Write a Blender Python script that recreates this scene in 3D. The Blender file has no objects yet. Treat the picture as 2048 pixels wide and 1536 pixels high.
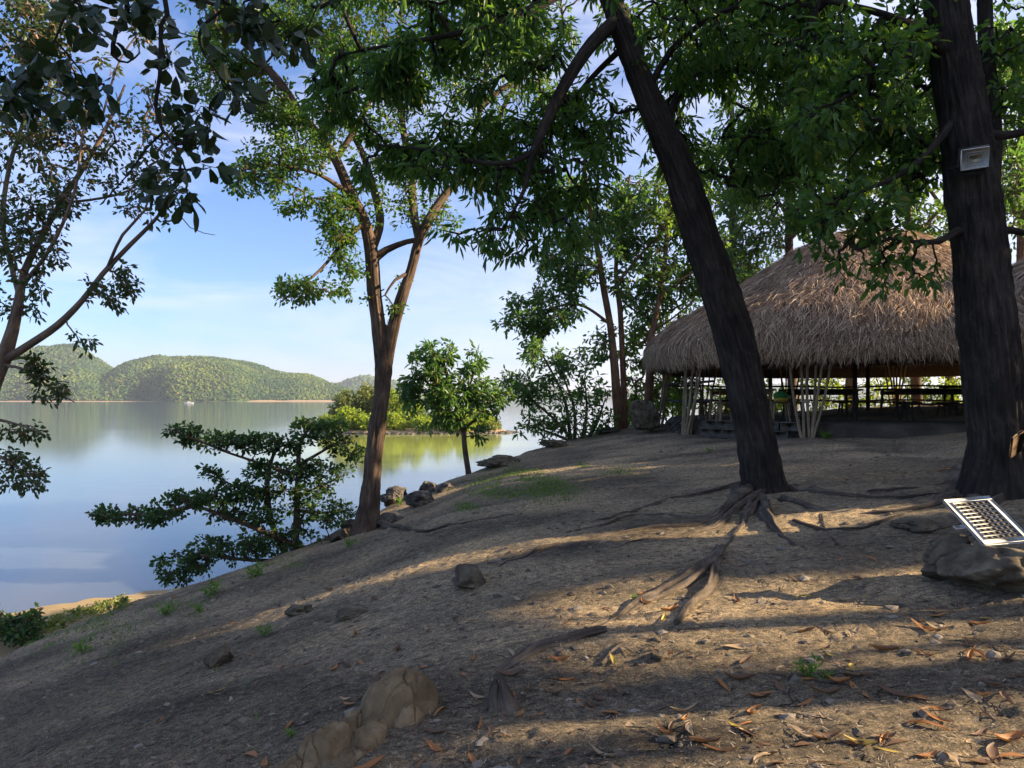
import bpy, math, random
import numpy as np
from mathutils import Vector
random.seed(7)
rng = np.random.default_rng(11)
SC = bpy.context.scene
COL = SC.collection
R = math.radians
# ------------------------------------------------------------------ camera
EYE = 4.5            # eye height above the water (z = 0)
F = 1422.0           # focal length in pixels of the 2048 px frame
HOR = 798.0          # row of the horizon
cam = bpy.data.cameras.new('camera')
cam.sensor_width = 36.0
cam.lens = 36.0 * F / 2048.0
cam.shift_y = (HOR - 768.0) / 2048.0
cam.clip_start = 0.05
cam.clip_end = 30000
camo = bpy.data.objects.new('camera', cam)
camo.location = (0, 0, EYE)
camo.rotation_euler = (R(90), 0, 0)
COL.objects.link(camo)
SC.camera = camo
# ------------------------------------------------------------------ sun, sky, exposure
SUN_EL, SUN_AZ = 24.0, 3.0     # azimuth: degrees behind the +X axis
sh = Vector((math.cos(R(SUN_AZ)), -math.sin(R(SUN_AZ)), 0))
sdir = Vector((sh.x * math.cos(R(SUN_EL)), sh.y * math.cos(R(SUN_EL)), math.sin(R(SUN_EL))))
sl = bpy.data.lights.new('sun', 'SUN')
sl.energy = 5.0
sl.angle = R(0.5)
sl.color = (1.0, 0.79, 0.52)
so = bpy.data.objects.new('sun', sl)
so.rotation_euler = sdir.to_track_quat('Z', 'Y').to_euler()
so.location = (60, -20, 60)
COL.objects.link(so)
W = bpy.data.worlds.new('World')
SC.world = W
W.use_nodes = True
wn = W.node_tree
wn.nodes.clear()
def wN(t, **k):
    n = wn.nodes.new(t)
    for a, b in k.items():
        setattr(n, a, b)
    return n
wo = wN('ShaderNodeOutputWorld'); bg = wN('ShaderNodeBackground')
sky = wN('ShaderNodeTexSky', sky_type='NISHITA', sun_disc=False, sun_elevation=R(SUN_EL), sun_rotation=R(90 + SUN_AZ), air_density=1.0, dust_density=0.6, ozone_density=2.0, altitude=0)
tc = wN('ShaderNodeTexCoord')
mp = wN('ShaderNodeMapping'); mp.inputs['Scale'].default_value = (1.0, 1.0, 3.6); mp.inputs['Rotation'].default_value = (0.25, 0.1, 0.3)
nz = wN('ShaderNodeTexNoise'); nz.inputs['Scale'].default_value = 3.4; nz.inputs['Detail'].default_value = 10; nz.inputs['Roughness'].default_value = 0.6; nz.inputs['Distortion'].default_value = 0.5
rp = wN('ShaderNodeMapRange'); rp.inputs['From Min'].default_value = 0.44; rp.inputs['From Max'].default_value = 0.82; rp.inputs['To Max'].default_value = 0.72
# more cloud towards the right and low in the sky
sx = wN('ShaderNodeSeparateXYZ')
mr = wN('ShaderNodeMapRange'); mr.inputs['From Min'].default_value = -0.35; mr.inputs['From Max'].default_value = 0.45; mr.inputs['To Min'].default_value = -0.03; mr.inputs['To Max'].default_value = 0.26
ad = wN('ShaderNodeMath', operation='ADD')
mz = wN('ShaderNodeMapRange'); mz.inputs['From Min'].default_value = 0.0; mz.inputs['From Max'].default_value = 0.35; mz.inputs['To Min'].default_value = 0.05; mz.inputs['To Max'].default_value = 0.0
ad2 = wN('ShaderNodeMath', operation='ADD')
mx = wN('ShaderNodeMix', data_type='RGBA')
tint = wN('ShaderNodeMix', data_type='RGBA', blend_type='MULTIPLY'); tint.inputs[0].default_value = 1.0; tint.inputs[7].default_value = (0.70, 0.90, 1.26, 1)
L = wn.links.new
L(tc.outputs['Generated'], mp.inputs['Vector']); L(mp.outputs[0], nz.inputs['Vector'])
L(tc.outputs['Generated'], sx.inputs[0]); L(sx.outputs['X'], mr.inputs['Value']); L(sx.outputs['Z'], mz.inputs['Value'])
L(nz.outputs['Fac'], ad.inputs[0]); L(mr.outputs[0], ad.inputs[1]); L(ad.outputs[0], ad2.inputs[0]); L(mz.outputs[0], ad2.inputs[1])
L(ad2.outputs[0], rp.inputs['Value']); L(rp.outputs[0], mx.inputs[0])
L(sky.outputs[0], tint.inputs[6]); L(tint.outputs[2], mx.inputs[6])
mx.inputs[7].default_value = (5.7, 5.8, 6.9, 1)
L(mx.outputs[2], bg.inputs['Color'])
bg.inputs['Strength'].default_value = 0.063
L(bg.outputs[0], wo.inputs['Surface'])
SC.view_settings.view_transform = 'Standard'
SC.view_settings.look = 'None'
SC.view_settings.exposure = 1.62
SC.view_settings.gamma = 1.0
SC.render.engine = 'CYCLES'
SC.cycles.use_denoising = True
SC.cycles.max_bounces = 6
SC.cycles.diffuse_bounces = 3
SC.cycles.glossy_bounces = 2
SC.cycles.transmission_bounces = 4
SC.cycles.transparent_max_bounces = 4
# ------------------------------------------------------------------ numeric helpers
def P(px, py, Y):
    return np.array([(px - 1024.0) / F * Y, Y, EYE - (py - HOR) / F * Y])
_perm = np.random.default_rng(5).permutation(4096)
_val = np.random.default_rng(6).random(4096) * 2 - 1
def vnoise(p):
    p = np.asarray(p, float)
    i = np.floor(p).astype(np.int64); f = p - i
    u = f * f * f * (f * (f * 6 - 15) + 10)
    out = 0
    for dx in (0, 1):
        for dy in (0, 1):
            for dz in (0, 1):
                h = _perm[(_perm[(_perm[(i[..., 0] + dx) & 4095] + i[..., 1] + dy) & 4095] + i[..., 2] + dz) & 4095]
                w = (u[..., 0] if dx else 1 - u[..., 0]) * (u[..., 1] if dy else 1 - u[..., 1]) * (u[..., 2] if dz else 1 - u[..., 2])
                out = out + w * _val[h]
    return out
def fbm(p, oct=4, gain=0.5):
    p = np.asarray(p, float); a = 1.0; s = 0; t = 0
    for k in range(oct):
        s = s + a * vnoise(p * (2 ** k) + 17.3 * k); t += a; a *= gain
    return s / t
def n2(x, y, sc, z=0.0, oct=4, gain=0.5):
    return fbm(np.stack([x / sc, y / sc, np.full_like(x, z)], -1), oct, gain)
def sst(a, b, x):
    t = np.clip((x - a) / (b - a), 0, 1)
    return t * t * (3 - 2 * t)
def unit(v):
    v = np.asarray(v, float)
    return v / np.maximum(np.linalg.norm(v, axis=-1, keepdims=True), 1e-9)
# ------------------------------------------------------------------ terrain height
LAND = np.array([(-8.4, -60), (-9.2, 0), (-8.5, 8), (-7.5, 10.5), (-6.6, 12.0), (-4.0, 13.3), (-3.2, 14.4), (-2.6, 16.3), (-1.1, 17.8), (0.3, 19.2), (2.2, 22.2), (4, 26.0), (9, 28.8), (16, 29.0), (30, 27), (90, 20), (90, -60)], float)
def land_sd(x, y):
    d = np.full(x.shape, 1e9); ins = np.zeros(x.shape, bool)
    n = len(LAND)
    for i in range(n):
        a = LAND[i]; b = LAND[(i + 1) % n]; e = b - a
        t = np.clip(((x - a[0]) * e[0] + (y - a[1]) * e[1]) / (e @ e), 0, 1)
        d = np.minimum(d, np.hypot(x - a[0] - t * e[0], y - a[1] - t * e[1]))
        c = ((a[1] > y) != (b[1] > y))
        xi = a[0] + (y - a[1]) * e[0] / (e[1] if abs(e[1]) > 1e-9 else 1e-9)
        ins ^= c & (x < xi)
    return np.where(ins, -d, d)
def G0(x, y):
    x = np.asarray(x, float); y = np.asarray(y, float)
    s = np.where(x < 0, 0.30 * x, 0.08 * x)
    s = s + 0.11 * 0.6 * np.exp(-np.abs(x) / 0.6) * -1.0
    s = np.minimum(s, 0.9 + 0.01 * x)
    rise = 0.30 * sst(10, 20, y) * sst(-1, 4, x)
    z = EYE - 1.5 + s + rise - 0.20 * np.clip(y - 23.5, 0, 6) * sst(2, 6, x)
    sd = land_sd(x, y)
    drop = np.where(sd > -0.4, 0.85 * (np.sqrt((sd + 0.4) ** 2 + 0.09) - 0.3), 0) * (sd > -0.4)
    left = sst(-4, -8, x)
    drop = drop * (1 - 0.62 * left)
    z = z - drop
    ax, ay, bx, by = -9.8, 13.2, -7.6, 14.6
    t = np.clip(((x - ax) * (bx - ax) + (y - ay) * (by - ay)) / ((bx - ax) ** 2 + (by - ay) ** 2), 0, 1)
    d = np.hypot(x - ax - t * (bx - ax), y - ay - t * (by - ay))
    z = np.maximum(z, np.minimum(0.34 - 0.14 * d, 0.25))
    return np.maximum(z, -1.3), sd
def G(x, y):
    x = np.asarray(x, float); y = np.asarray(y, float)
    z, sd = G0(x, y)
    near = np.clip(1.6 - np.hypot(x - 1, y - 4) / 30, 0.3, 1)
    z = z + 0.10 * n2(x, y, 2.6, 1.0, 3) * near + 0.048 * n2(x * 0.55 + 0.25 * y, y * 1.4, 0.55, 4.0, 3)
    r = 1 - np.abs(n2(x * 0.45, y * 1.5 + .3 * x, 0.8, 9.0, 2))
    z = z + 0.055 * (r - 0.75)
    return z
def Gs(x, y):
    return float(G(np.array([x]), np.array([y]))[0])
_Ys = np.concatenate([np.arange(1.4, 12, 0.01), np.arange(12, 45, 0.04)])
def hit(px, py, default=None):
    t = (px - 1024.0) / F; s = (py - HOR) / F
    z = EYE - s * _Ys
    g = G(t * _Ys, _Ys)
    k = np.nonzero(z <= g)[0]
    if len(k) == 0:
        Y = default or 20.0
    else:
        Y = _Ys[k[0]]
    return np.array([t * Y, Y, Gs(t * Y, Y)])
# ------------------------------------------------------------------ mesh accumulator
class Acc:
    def __init__(s):
        s.v = []; s.f = []; s.uv = []; s.n = 0; s.mi = []; s.at = []
    def add(s, V, Fc, uv=None, mi=0):
        V = np.asarray(V, float).reshape(-1, 3); Fc = np.asarray(Fc, np.int64)
        s.v.append(V); s.f.append(Fc + s.n); s.n += len(V)
        s.mi.append(np.full(len(Fc), mi))
        s.uv.append(np.zeros((len(V), 2)) if uv is None else np.asarray(uv, float))
    def build(s, name, mats, parent=None, smooth=True, origin=None, split_uv=None):
        me = bpy.data.meshes.new(name)
        V = np.concatenate(s.v); UV = np.concatenate(s.uv)
        if parent is not None and origin is None:
            origin = np.array(parent['_w']) if '_w' in parent else np.zeros(3)
        if origin is None:
            origin = np.zeros(3)
        origin = np.asarray(origin, float)
        V = V - origin
        me.vertices.add(len(V)); me.vertices.foreach_set('co', V.astype(np.float32).ravel())
        loops = np.concatenate([f.ravel() for f in s.f])
        tot = np.concatenate([np.full(len(f), f.shape[1]) for f in s.f])
        st = np.concatenate([[0], np.cumsum(tot)[:-1]])
        me.loops.add(len(loops)); me.loops.foreach_set('vertex_index', loops.astype(np.int32))
        me.polygons.add(len(tot)); me.polygons.foreach_set('loop_start', st.astype(np.int32)); me.polygons.foreach_set('loop_total', tot.astype(np.int32))
        me.polygons.foreach_set('material_index', np.concatenate(s.mi).astype(np.int32))
        me.update(calc_edges=True)
        me.polygons.foreach_set('use_smooth', np.full(len(tot), smooth))
        ul = me.uv_layers.new(name='UVMap')
        ul.data.foreach_set('uv', UV[loops].astype(np.float32).ravel())
        if not isinstance(mats, (list, tuple)):
            mats = [mats]
        for m in mats:
            me.materials.append(m)
        o = bpy.data.objects.new(name, me)
        COL.objects.link(o)
        if parent is not None:
            o.parent = parent
            o['_w'] = list(origin)
        else:
            o.location = origin
            o['_w'] = list(origin)
        return o
def tag(o, label=None, cat=None, group=None, kind=None):
    if label: o['label'] = label
    if cat: o['category'] = cat
    if group: o['group'] = group
    if kind: o['kind'] = kind
    return o
def thing(name, label, cat, loc, group=None):
    o = bpy.data.objects.new(name, None)
    COL.objects.link(o)
    o.empty_display_size = 0.2
    o.location = tuple(float(c) for c in loc)
    o['_w'] = [float(c) for c in loc]
    return tag(o, label, cat, group)
def copy_tree(o, parent=None):
    c = o.copy(); COL.objects.link(c); c.parent = parent
    for ch in [k for k in o.children]:
        copy_tree(ch, c)
    return c
def catmull(pts, rad, step=0.15):
    pts = np.asarray(pts, float); rad = np.asarray(rad, float)
    n = len(pts); out = []; ro = []
    for i in range(n - 1):
        p0 = pts[max(i - 1, 0)]; p1 = pts[i]; p2 = pts[i + 1]; p3 = pts[min(i + 2, n - 1)]
        k = max(2, int(np.linalg.norm(p2 - p1) / step))
        for j in range(k):
            t = j / k
            out.append(0.5 * ((2 * p1) + (-p0 + p2) * t + (2 * p0 - 5 * p1 + 4 * p2 - p3) * t * t + (-p0 + 3 * p1 - 3 * p2 + p3) * t ** 3))
            ro.append(rad[i] * (1 - t) + rad[i + 1] * t)
    out.append(pts[-1]); ro.append(rad[-1])
    return np.array(out), np.array(ro)
def tube(acc, pts, rad, seg=8, mi=0, rough=0.0, seed=0.0, cap=True, flute=0.0):
    pts = np.asarray(pts, float); rad = np.asarray(rad, float)
    n = len(pts)
    T = unit(np.gradient(pts, axis=0))
    up = np.array([0, 0, 1.0]) if abs(T[0][2]) < 0.9 else np.array([0, 1.0, 0])
    N = np.zeros_like(T); b = unit(np.cross(T[0], up)); N[0] = b
    for i in range(1, n):
        v = N[i - 1] - T[i] * (N[i - 1] @ T[i]); N[i] = v / max(np.linalg.norm(v), 1e-9)
    B = np.cross(T, N)
    a = np.linspace(0, 2 * np.pi, seg, endpoint=False)
    ca, sa = np.cos(a), np.sin(a)
    L = np.concatenate([[0], np.cumsum(np.linalg.norm(np.diff(pts, axis=0), axis=1))])
    rr = np.repeat(rad[:, None], seg, 1)
    if rough > 0:
        q = np.stack([np.repeat(ca[None], n, 0) * 3.2 * (seg / 16) + seed, np.repeat(sa[None], n, 0) * 3.2 * (seg / 16), np.repeat((L * 1.5)[:, None], seg, 1)], -1)
        q2 = np.stack([np.repeat(ca[None], n, 0) * 1.1 + seed, np.repeat(sa[None], n, 0) * 1.1, np.repeat((L * 1.1)[:, None], seg, 1)], -1)
        rr = rr * (1 + rough * (0.8 * vnoise(q) + 1.0 * vnoise(q2)))
    if flute > 0:
        tw = 0.25 * np.sin(L * 0.9)[:, None]
        for (fa, fl_, am) in ((2.6, 1.1, 1.0), (6.5, 3.4, 0.9), (13, 9, 0.45)):
            q3 = np.stack([np.cos(a[None] + tw) * fa + seed * 3, np.sin(a[None] + tw) * fa + 0 * L[:, None], np.repeat((L * fl_)[:, None], seg, 1)], -1)
            rr = rr + flute * am * (0.35 - np.abs(vnoise(q3)) * 1.2) * min(float(np.mean(rad)), .3)
    V = pts[:, None] + rr[..., None] * (ca[None, :, None] * N[:, None] + sa[None, :, None] * B[:, None])
    idx = np.arange(n * seg).reshape(n, seg)
    nx = np.roll(idx, -1, 1)
    Q = np.stack([idx[:-1], nx[:-1], nx[1:], idx[1:]], -1).reshape(-1, 4)
    uu = np.minimum(a, 2 * np.pi - a) * float(np.mean(rad)) * 1.0
    UV = np.stack([np.repeat((a * float(np.mean(rad)))[None], n, 0), np.repeat(L[:, None], seg, 1)], -1).reshape(-1, 2)
    acc.add(V.reshape(-1, 3), Q, UV, mi)
    if cap:
        for e, order in ((0, 1), (n - 1, -1)):
            c = pts[e]; ring = V[e]
            k = np.arange(seg)
            tri = np.stack([k, (k + 1) % seg, np.full(seg, seg)], -1)
            if order == 1: tri = tri[:, ::-1]
            acc.add(np.vstack([ring, c + T[e] * (-order) * rad[e] * 0.3]), tri, None, mi)
def box(acc, c, size, ax=None, mi=0, bev=0.0):
    c = np.asarray(c, float); h = np.asarray(size, float) / 2
    if ax is None: ax = np.eye(3)
    ax = np.asarray(ax, float)
    if bev <= 0: bev = min(h) * 0.12
    vs = []; fs = []
    # chamfered box: 24 vertices
    idx = {}
    for sx_ in (-1, 1):
        for sy_ in (-1, 1):
            for sz_ in (-1, 1):
                for k in range(3):
                    p = np.array([sx_, sy_, sz_]) * (h - bev)
                    p[k] = (sx_, sy_, sz_)[k] * h[k]
                    idx[(sx_, sy_, sz_, k)] = len(vs); vs.append(p)
    vs = np.array(vs)
    faces = []
    for k in range(3):
        o1, o2 = [(1, 2), (2, 0), (0, 1)][k]
        for s in (-1, 1):
            q = []
            for (a_, b_) in ((-1, -1), (1, -1), (1, 1), (-1, 1)):
                t = [0, 0, 0]; t[k] = s; t[o1] = a_; t[o2] = b_
                q.append(idx[(t[0], t[1], t[2], k)])
            if s < 0: q = q[::-1]
            faces.append(q)
    for k in range(3):
        o1, o2 = [(1, 2), (2, 0), (0, 1)][k]
        for a_ in (-1, 1):
            for b_ in (-1, 1):
                def I(kv, which):
                    t = [0, 0, 0]; t[k] = kv; t[o1] = a_; t[o2] = b_
                    return idx[(t[0], t[1], t[2], which)]
                q = [I(-1, o1), I(1, o1), I(1, o2), I(-1, o2)]
                if a_ * b_ < 0: q = q[::-1]
                faces.append(q)
    tris = []
    for sx_ in (-1, 1):
        for sy_ in (-1, 1):
            for sz_ in (-1, 1):
                t = [idx[(sx_, sy_, sz_, 0)], idx[(sx_, sy_, sz_, 1)], idx[(sx_, sy_, sz_, 2)]]
                if sx_ * sy_ * sz_ < 0: t = t[::-1]
                tris.append(t)
    V = c + vs @ ax
    uv = vs[:, [0, 2]] + vs[:, [1, 1]]
    acc.add(V, faces, uv, mi)
    acc.f.append(np.array(tris) + acc.n - 24); acc.mi.append(np.full(8, mi))
def rotz(a):
    c, s = math.cos(a), math.sin(a)
    return np.array([[c, s, 0], [-s, c, 0], [0, 0, 1.0]])
def ico(sub):
    t = (1 + 5 ** .5) / 2
    v = [(-1, t, 0), (1, t, 0), (-1, -t, 0), (1, -t, 0), (0, -1, t), (0, 1, t), (0, -1, -t), (0, 1, -t), (t, 0, -1), (t, 0, 1), (-t, 0, -1), (-t, 0, 1)]
    f = [(0, 11, 5), (0, 5, 1), (0, 1, 7), (0, 7, 10), (0, 10, 11), (1, 5, 9), (5, 11, 4), (11, 10, 2), (10, 7, 6), (7, 1, 8), (3, 9, 4), (3, 4, 2), (3, 2, 6), (3, 6, 8), (3, 8, 9), (4, 9, 5), (2, 4, 11), (6, 2, 10), (8, 6, 7), (9, 8, 1)]
    v = [np.array(a) / np.linalg.norm(a) for a in v]
    for _ in range(sub):
        c = {}; nf = []
        def mid(a, b):
            k = (min(a, b), max(a, b))
            if k not in c:
                m = v[a] + v[b]; v.append(m / np.linalg.norm(m)); c[k] = len(v) - 1
            return c[k]
        for a, b, d in f:
            x, y, z = mid(a, b), mid(b, d), mid(d, a)
            nf += [(a, x, z), (b, y, x), (d, z, y), (x, y, z)]
        f = nf
    return np.array(v), np.array(f)
ICO = {k: ico(k) for k in range(0, 6)}
def rock_acc(c, size, sub=4, amp=0.28, seed=0.0, flat=0.0, acc=None, facet=0.5, crack=0.0):
    V, Fc = ICO[sub]
    d = 1 + amp * fbm(V * 1.3 + seed, 4, 0.5) * 1.6
    # planar chops for a rocky look
    rr = np.random.default_rng(int(seed * 13) + 3)
    for _ in range(int(14 * facet)):
        n = unit(rr.normal(size=3)); lim = 0.72 + 0.2 * rr.random()
        dd = V @ n * d
        d = np.where(dd > lim, d * lim / np.maximum(dd, 1e-6), d)
    d = d + 0.09 * fbm(V * 5 + seed, 4, .65)
    p = V * d[:, None] * np.asarray(size)
    if acc is None: acc = Acc()
    acc.add(np.asarray(c) + p, Fc, V[:, :2])
    return acc
# ------------------------------------------------------------------ materials
def newmat(name):
    m = bpy.data.materials.new(name); m.use_nodes = True
    m.node_tree.nodes.clear()
    return m
def mk(m, t, **k):
    n = m.node_tree.nodes.new(t)
    for a, b in k.items():
        if a.startswith('i_'):
            n.inputs[a[2:].replace('_', ' ')].default_value = b
        else:
            setattr(n, a, b)
    return n
def ramp(m, fac, stops):
    r = mk(m, 'ShaderNodeValToRGB')
    el = r.color_ramp.elements
    el[0].position = stops[0][0]; el[0].color = (*stops[0][1], 1)
    el[1].position = stops[-1][0]; el[1].color = (*stops[-1][1], 1)
    for p, c in stops[1:-1]:
        e = el.new(p); e.color = (*c, 1)
    m.node_tree.links.new(fac, r.inputs['Fac'])
    return r.outputs['Color']
def mat_noise(name, stops, scale=4.0, rough=0.9, bump=0.3, stretch=(1, 1, 1), coord='Object', detail=8, bscale=None, bdist=0.02, spec=0.3, dist=0.0):
    m = newmat(name); Lk = m.node_tree.links.new
    tc = mk(m, 'ShaderNodeTexCoord'); mp = mk(m, 'ShaderNodeMapping'); mp.inputs['Scale'].default_value = stretch
    Lk(tc.outputs[coord], mp.inputs['Vector'])
    n = mk(m, 'ShaderNodeTexNoise', i_Scale=scale, i_Detail=detail, i_Roughness=0.62, i_Distortion=dist)
    Lk(mp.outputs[0], n.inputs['Vector'])
    c = ramp(m, n.outputs['Fac'], stops)
    b = mk(m, 'ShaderNodeBsdfPrincipled', i_Roughness=rough)
    b.inputs['Specular IOR Level'].default_value = spec
    Lk(c, b.inputs['Base Color'])
    nb = mk(m, 'ShaderNodeTexNoise', i_Scale=bscale or scale * 3, i_Detail=8, i_Roughness=0.7)
    Lk(mp.outputs[0], nb.inputs['Vector'])
    bp = mk(m, 'ShaderNodeBump', i_Strength=bump, i_Distance=bdist)
    Lk(nb.outputs['Fac'], bp.inputs['Height']); Lk(bp.outputs[0], b.inputs['Normal'])
    o = mk(m, 'ShaderNodeOutputMaterial'); Lk(b.outputs[0], o.inputs['Surface'])
    return m
def mat_leaf(name, stops, trans=0.35, tcol=(0.35, 0.55, 0.05), rough=0.45, spec=0.4):
    m = newmat(name); Lk = m.node_tree.links.new
    g = mk(m, 'ShaderNodeNewGeometry')
    c = ramp(m, g.outputs['Random Per Island'], stops)
    b = mk(m, 'ShaderNodeBsdfPrincipled', i_Roughness=rough); b.inputs['Specular IOR Level'].default_value = spec
    Lk(c, b.inputs['Base Color'])
    t = mk(m, 'ShaderNodeBsdfTranslucent')
    mxr = mk(m, 'ShaderNodeMix', data_type='RGBA', blend_type='MIX'); mxr.inputs[0].default_value = 0.6
    Lk(c, mxr.inputs[6]); mxr.inputs[7].default_value = (*tcol, 1)
    Lk(mxr.outputs[2], t.inputs['Color'])
    s = mk(m, 'ShaderNodeMixShader'); s.inputs[0].default_value = trans
    Lk(b.outputs[0], s.inputs[1]); Lk(t.outputs[0], s.inputs[2])
    o = mk(m, 'ShaderNodeOutputMaterial'); Lk(s.outputs[0], o.inputs['Surface'])
    return m
def mat_bark(name, dark, mid, light, bump=0.8, su=26, sv=3.0):
    m = newmat(name); Lk = m.node_tree.links.new
    tc = mk(m, 'ShaderNodeTexCoord'); mp = mk(m, 'ShaderNodeMapping'); mp.inputs['Scale'].default_value = (su, sv, 1)
    Lk(tc.outputs['UV'], mp.inputs['Vector'])
    n = mk(m, 'ShaderNodeTexNoise', i_Scale=1.0, i_Detail=9, i_Roughness=0.65, i_Distortion=0.4)
    Lk(mp.outputs[0], n.inputs['Vector'])
    n3 = mk(m, 'ShaderNodeTexNoise', i_Scale=2.2, i_Detail=5, i_Roughness=0.6)
    Lk(tc.outputs['Object'], n3.inputs['Vector'])
    a = mk(m, 'ShaderNodeMix', data_type='FLOAT'); a.inputs[0].default_value = 0.42
    Lk(n.outputs['Fac'], a.inputs[2]); Lk(n3.outputs['Fac'], a.inputs[3])
    c = ramp(m, a.outputs[0], [(0.36, dark), (0.5, mid), (0.66, light)])
    b = mk(m, 'ShaderNodeBsdfPrincipled', i_Roughness=0.92); b.inputs['Specular IOR Level'].default_value = 0.2
    n4 = mk(m, 'ShaderNodeTexNoise', i_Scale=7.0, i_Detail=7, i_Roughness=0.7); Lk(tc.outputs['Object'], n4.inputs['Vector'])
    lf = mk(m, 'ShaderNodeMapRange'); lf.inputs['From Min'].default_value = 0.58; lf.inputs['From Max'].default_value = 0.72; lf.inputs['To Max'].default_value = 0.6; Lk(n4.outputs['Fac'], lf.inputs['Value'])
    lm_ = mk(m, 'ShaderNodeMix', data_type='RGBA'); Lk(lf.outputs[0], lm_.inputs[0]); Lk(c, lm_.inputs[6]); lm_.inputs[7].default_value = (light[0] * 1.1, light[1] * 1.25, light[2] * 1.15, 1)
    Lk(lm_.outputs[2], b.inputs['Base Color'])
    bp = mk(m, 'ShaderNodeBump', i_Strength=bump, i_Distance=0.03)
    Lk(n.outputs['Fac'], bp.inputs['Height']); Lk(bp.outputs[0], b.inputs['Normal'])
    o = mk(m, 'ShaderNodeOutputMaterial'); Lk(b.outputs[0], o.inputs['Surface'])
    return m
M = {}
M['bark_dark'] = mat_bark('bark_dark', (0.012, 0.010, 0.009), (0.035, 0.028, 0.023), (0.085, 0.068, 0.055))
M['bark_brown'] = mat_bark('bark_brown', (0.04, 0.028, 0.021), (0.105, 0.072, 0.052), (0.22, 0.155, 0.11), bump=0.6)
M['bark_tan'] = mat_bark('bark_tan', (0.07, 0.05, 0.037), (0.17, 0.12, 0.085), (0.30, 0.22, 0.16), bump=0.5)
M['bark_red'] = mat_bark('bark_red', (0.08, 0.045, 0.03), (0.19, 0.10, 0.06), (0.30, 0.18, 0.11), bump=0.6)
M['root'] = mat_bark('root_wood', (0.035, 0.028, 0.022), (0.095, 0.074, 0.056), (0.24, 0.185, 0.14), bump=0.8, su=30, sv=4)
M['leaf_mango'] = mat_leaf('leaf_mango', [(0, (0.018, 0.055, 0.016)), (0.4, (0.040, 0.105, 0.025)), (0.8, (0.075, 0.165, 0.032)), (0.96, (0.15, 0.23, 0.035)), (1, (0.28, 0.24, 0.04))], 0.46, (0.24, 0.46, 0.03))
M['leaf_light'] = mat_leaf('leaf_light', [(0, (0.035, 0.085, 0.018)), (0.55, (0.075, 0.15, 0.025)), (0.9, (0.12, 0.20, 0.03)), (1, (0.22, 0.16, 0.03))], 0.40, (0.20, 0.40, 0.03))
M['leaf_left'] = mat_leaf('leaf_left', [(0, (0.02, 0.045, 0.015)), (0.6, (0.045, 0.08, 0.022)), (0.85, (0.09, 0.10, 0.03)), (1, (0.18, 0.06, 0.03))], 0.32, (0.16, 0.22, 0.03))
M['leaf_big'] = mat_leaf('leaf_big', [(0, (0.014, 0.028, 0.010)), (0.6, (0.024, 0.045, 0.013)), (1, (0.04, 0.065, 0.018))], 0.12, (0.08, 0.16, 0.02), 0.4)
M['leaf_shore'] = mat_leaf('leaf_shore', [(0, (0.02, 0.05, 0.018)), (0.6, (0.04, 0.09, 0.026)), (1, (0.09, 0.15, 0.03))], 0.30, (0.14, 0.30, 0.03))
M['leaf_mid'] = mat_leaf('leaf_mid', [(0, (0.03, 0.08, 0.026)), (0.6, (0.062, 0.145, 0.038)), (0.92, (0.13, 0.21, 0.045)), (1, (0.3, 0.2, 0.05))], 0.42, (0.24, 0.46, 0.05))
M['leaf_back'] = mat_leaf('leaf_back', [(0, (0.035, 0.085, 0.018)), (0.5, (0.075, 0.155, 0.026)), (1, (0.16, 0.24, 0.035))], 0.5, (0.34, 0.52, 0.04))
M['leaf_lime'] = mat_leaf('leaf_lime', [(0, (0.10, 0.17, 0.02)), (0.5, (0.20, 0.29, 0.025)), (1, (0.34, 0.40, 0.04))], 0.45, (0.50, 0.62, 0.04))
M['leaf_olive'] = mat_leaf('leaf_olive', [(0, (0.09, 0.12, 0.03)), (0.5, (0.15, 0.19, 0.045)), (1, (0.24, 0.24, 0.07))], 0.35, (0.35, 0.42, 0.06))
M['grass'] = mat_leaf('grass_blade', [(0, (0.06, 0.12, 0.02)), (0.6, (0.10, 0.21, 0.03)), (1, (0.17, 0.17, 0.05))], 0.35, (0.25, 0.42, 0.04))
M['weed'] = mat_leaf('weed_leaf', [(0, (0.07, 0.15, 0.02)), (0.6, (0.12, 0.24, 0.03)), (1, (0.22, 0.32, 0.05))], 0.35, (0.30, 0.50, 0.05))
M['rock'] = mat_noise('rock', [(0.32, (0.04, 0.036, 0.032)), (0.5, (0.10, 0.088, 0.075)), (0.7, (0.21, 0.18, 0.15))], 5, 0.95, 0.8, bscale=14, bdist=0.03)
M['gravel'] = mat_leaf('gravel_stone', [(0, (0.09, 0.075, 0.06)), (0.6, (0.17, 0.14, 0.105)), (1, (0.28, 0.24, 0.19))], 0.0, rough=.95, spec=.1)
M['rock_brown'] = mat_noise('rock_brown', [(0.32, (0.05, 0.04, 0.028)), (0.5, (0.125, 0.10, 0.066)), (0.7, (0.24, 0.195, 0.13))], 6, 0.95, 0.9, bscale=20, bdist=0.03)
M['clay'] = mat_noise('clay', [(0.3, (0.10, 0.068, 0.036)), (0.5, (0.20, 0.138, 0.074)), (0.7, (0.33, 0.235, 0.13))], 5, 0.95, 0.5, bscale=40, bdist=0.006)
M['pole'] = mat_bark('pole_wood', (0.13, 0.095, 0.06), (0.28, 0.21, 0.135), (0.48, 0.38, 0.26), bump=0.3)
M['wood_dark'] = mat_bark('dark_wood', (0.025, 0.02, 0.017), (0.055, 0.044, 0.035), (0.11, 0.09, 0.07), bump=0.3)
M['wood_light'] = mat_bark('light_wood', (0.20, 0.12, 0.06), (0.36, 0.23, 0.12), (0.50, 0.35, 0.20), bump=0.2)
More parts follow.
